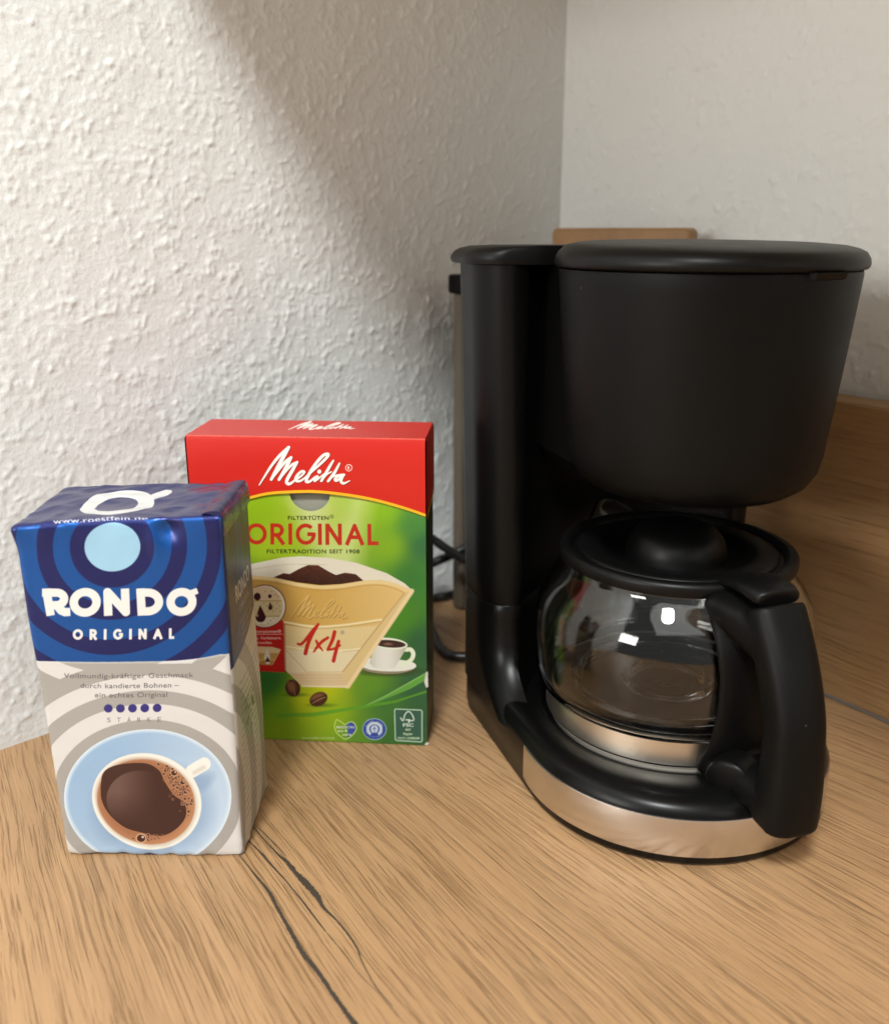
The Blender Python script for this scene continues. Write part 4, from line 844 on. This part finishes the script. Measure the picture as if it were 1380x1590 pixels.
# ------------------------------------------------------------------ glass jug
ZJ = .0292
jug = thing('coffee_jug', 'empty glass coffee jug with black lid and handle on the hot plate', 'jug', (JX, JY, ZJ), MR)
def pz(P): return [(r, z - ZJ) for r, z in P]
def spout(r, z, a):
    d = (a - PI/2 - .12 + PI) % (2*PI) - PI; t = max(0., (z + ZJ - .098)/.015); k = math.exp(-(d/.24)**2)
    return r + .0100*k*t*t, z + .0085*k*t*t
gp = [(0, .0362), (.013, .0361), (.016, .0356), (.020, .0352), (.040, .0350), (.050, .0350), (.0560, .0352), (.0600, .0362), (.0632, .0384), (.0652, .0416), (.0664, .0460), (.0674, .0530), (.0680, .0620), (.0682, .0700), (.0675, .0800), (.0655, .0890), (.0618, .0970), (.0578, .1030), (.0553, .1068), (.0544, .1100), (.0546, .1130), (.0538, .1138),
      (.0528, .1132), (.0524, .1100), (.0531, .1064), (.0556, .1022), (.0596, .0961), (.0632, .0883), (.0652, .0797), (.0659, .0700), (.0657, .0621), (.0651, .0533), (.0641, .0468), (.0628, .0432), (.0606, .0405), (.0578, .0392), (.0552, .0390), (.0500, .0390), (.0482, .0404), (.0466, .0415), (.0450, .0410), (.0436, .0392), (.0420, .0382), (.030, .0383), (.0245, .0384), (.0226, .0395), (.0208, .0405), (.0190, .0403), (.0172, .0390), (.0150, .0384), (.010, .0389), (.006, .0397), (0, .0399)]
def smooth_prof(P, n=3): return [(max(q[0], 0), q[1]) for q in catmull(P, n)]
gv = mesh('glass', *lathe_data(smooth_prof(pz([(r, z + .0055*max(0, min(1, 1 - (z - .035)/.070))) for r, z in gp])), 128, deform=spout))
bm = bmesh.new(); bm.from_mesh(gv); bmesh.ops.remove_doubles(bm, verts=bm.verts, dist=.00002); bmesh.ops.recalc_face_normals(bm, faces=bm.faces); bm.to_mesh(gv); bm.free()
link('glass', gv, M_glass, jug)
autosmooth(link('steel_band', mesh('steel_band', *lathe_data(pz([(.0590, .0302), (.0606, .0302), (.0609, .0306), (.0588, .0418), (.0583, .0422), (.0573, .0418), (.0590, .0302)]), 128)), M_steel_refl, jug), 40)
autosmooth(link('foot_ring', mesh('foot_ring', *lathe_data(pz([(.0545, .0293), (.0600, .0293), (.0602, .0302), (.0545, .0302), (.0545, .0293)]), 96)), M_black, jug), 40)
lid = autosmooth(link('lid', mesh('lid', *lathe_data(pz([(.0500, .1102), (.0546, .1098), (.0562, .1102), (.0568, .1116), (.0569, .1142), (.0564, .1157), (.0550, .1166), (.0532, .1168), (.0517, .1161), (.0508, .1145), (.0500, .1132), (.0482, .1134), (.0476, .1150), (.0462, .1156), (.0380, .1153), (.0360, .1145), (.0335, .1122), (.0300, .1110), (.0235, .1108), (.0200, .1108), (0, .1108)]), 128)), M_lid, jug), 50)
autosmooth(link('lid_knob', mesh('lid_knob', *lathe_data(smooth_prof(pz([(.0246, .1106), (.0244, .1125), (.0237, .1165), (.0217, .1210), (.0182, .1245), (.0136, .1268), (.0074, .1279), (0, .1282)])), 96)), M_lid, lid), 60)
# handle, moulded in one piece
HA = -PI/2
def hp(rho, tx, z, curl=False):                                         # radial distance, sideways, height
    if curl: a = HA + tx/rho; return (rho*math.cos(a), rho*math.sin(a), z - ZJ)
    return (rho*math.cos(HA) - tx*math.sin(HA), rho*math.sin(HA) + tx*math.cos(HA), z - ZJ)
def sweep(path, n=20, sq=2.6, curl=False):
    """path rows: rho, z, half width sideways, half thickness across the path"""
    P = catmull(path, 6); loops = []
    for i, (r, z, hw, ht) in enumerate(P):
        a = P[max(i-1, 0)]; b = P[min(i+1, len(P)-1)]; t = np.array([b[0]-a[0], b[1]-a[1]]); t /= np.linalg.norm(t); nn = np.array([-t[1], t[0]])
        L_ = []
        for j in range(n):
            th = 2*PI*j/n; c, s_ = math.cos(th), math.sin(th); cx = math.copysign(abs(c)**(2/sq), c)*hw; cy = math.copysign(abs(s_)**(2/sq), s_)*ht
            L_.append(hp(r + nn[0]*cy, cx, z + nn[1]*cy, curl))
        loops.append(L_)
    return loft_data(loops)
grip = sweep([(.0790, .1150, .0122, .0078), (.0830, .1080, .0124, .0084), (.0880, .0990, .0124, .0090), (.0935, .0880, .0122, .0094), (.0990, .0740, .0119, .0092), (.1005, .0600, .0122, .0096), (.1010, .0460, .0126, .0102), (.1005, .0350, .0128, .0108), (.0998, .0262, .0128, .0110)], 24, 2.9)
neck = sweep([(.0545, .1090, .0188, .0060), (.0640, .1070, .0170, .0080), (.0740, .1040, .0145, .0100), (.0840, .1010, .0122, .0110)])
strap = sweep([(.0590, .1110, .0190, .0030), (.0640, .1010, .0180, .0028), (.0690, .0900, .0172, .0026), (.0710, .0780, .0166, .0024), (.0712, .0660, .0164, .0024), (.0702, .0540, .0168, .0025), (.0685, .0440, .0176, .0028), (.0650, .0350, .0184, .0034), (.0628, .0300, .0184, .0034)], 28, 3.2, True)
foot = sweep([(.0620, .0320, .0170, .0060), (.0720, .0335, .0160, .0075), (.0840, .0345, .0140, .0088), (.0980, .0345, .0128, .0095)])
handle = fuse('handle', [grip, neck, strap, foot], M_matte, jug, .0011, 7)
# round clamp cover on the handle's foot
cc_ = np.array([-.0108, -.0770, .0340 - ZJ]); ax = np.array([-.80, -.58, -.06]); ax /= np.linalg.norm(ax); e1 = np.cross(ax, [0, 0, 1.]); e1 /= np.linalg.norm(e1); e2 = np.cross(e1, ax)
cap = [[tuple(cc_ + ax*q + (e1*math.cos(2*PI*j/48) + e2*math.sin(2*PI*j/48))*r_) for j in range(48)] for q, r_ in ((-.008, .0108), (.0028, .0108), (.0040, .0103), (.0046, .0092), (.0050, .0050), (.0051, .0001))]
autosmooth(link('clamp_cover', mesh('clamp_cover', *loft_data(cap)), M_black, handle), 45)
# thumb lever of the lid
tl_ = sweep([(.0500, .1165, .0095, .0022), (.0590, .1190, .0108, .0034), (.0680, .1205, .0114, .0044), (.0760, .1200, .0112, .0048), (.0815, .1190, .0100, .0042)], 24, 2.4)
fuse('thumb_lever', [tl_], M_lid, lid, .0009, 6)

# ------------------------------------------------------------------ mains lead behind the machine
cord_px = [(760, 1022, .004), (722, 1020, .004), (700, 1018, .004), (684, 1008, .004), (674, 990, .004), (664, 965, .005), (655, 940, .008)]
P = [at_z(x, y, z) for x, y, z in cord_px]
P += [at_y(645, 880, .575), at_y(652, 845, .59), at_y(668, 836, .60), at_y(690, 850, .60), at_y(720, 868, .60), at_y(760, 880, .60), at_y(790, 865, .62), at_y(770, 840, .63), at_y(730, 848, .62), at_y(700, 862, .615), at_y(668, 876, .61), at_y(640, 890, .60), at_y(640, 912, .595)]
P += [at_z(655, 928, .004), at_z(690, 926, .004), at_z(725, 915, .004), at_z(770, 905, .004)]
ml = thing('mains_lead', 'black mains lead looped on the worktop behind the coffee maker', 'power cord', tuple(P[0]))
link('cable', mesh('cable', *tube_data([p - P[0] for p in catmull(P, 10)], .0031, 12)), M_cord, ml)

# ------------------------------------------------------------------ two boards kept behind the machine
M_board = wood('chopping board wood', (.36, .20, .085), (.20, .10, .04), fan=False, angle=(0, 0, 0), pore=.6)
M_bdark = wood('dark board wood', (.12, .095, .07), (.07, .055, .04), fan=False, angle=(math.radians(90), 0, 0), pore=.5)
def board(name, label, p0, p1, zt, th, m, n_in):
    p0, p1 = np.array(p0), np.array(p1); d = (p1 - p0)/np.linalg.norm(p1 - p0); Wd = np.linalg.norm(p1 - p0)
    t = thing(name, label, 'board', (p0[0], p0[1], 0), math.atan2(d[1], d[0])); r = .004; loops = []
    for y, i in ((0, .0015), (.0015, 0), (th - .0015, 0), (th, .0015)):
        L_ = []
        for cx, cz, a in ((Wd - r, r, -PI/2), (Wd - r, zt - r, 0), (r, zt - r, PI/2), (r, r, PI)):
            L_ += [(cx + (r - i)*math.cos(a + PI/2*k/5), y, cz + (r - i)*math.sin(a + PI/2*k/5) + (.0004 if cz < .1 else 0)) for k in range(6)]
        loops.append(L_)
    autosmooth(link('panel', mesh('panel', *loft_data(loops)), m, t), 40); return t, Wd
a_ = at_y(856, 356, .655); b_ = at_y(1072, 356, .592)
board('chopping_board', 'light brown wooden board whose top edge shows behind the coffee maker lid', a_[:2], b_[:2], at_y(960, 353.5, .62)[2], .012, M_board, None)
a_ = at_y(717, 700, .622)[:2]; b2 = a_ + EW*.085 
db, Wd = board('serving_board', 'dark narrow board standing against the left wall beside the coffee maker', a_, b2, .225, .010, M_bdark, None)
v, f = box_data(-.0028, .018, -.002, .012, .2235, .2360)
o = link('corner_cap', mesh('corner_cap', v, f), M_black, db); bv = o.modifiers.new('b', 'BEVEL'); bv.width = .002; bv.segments = 3
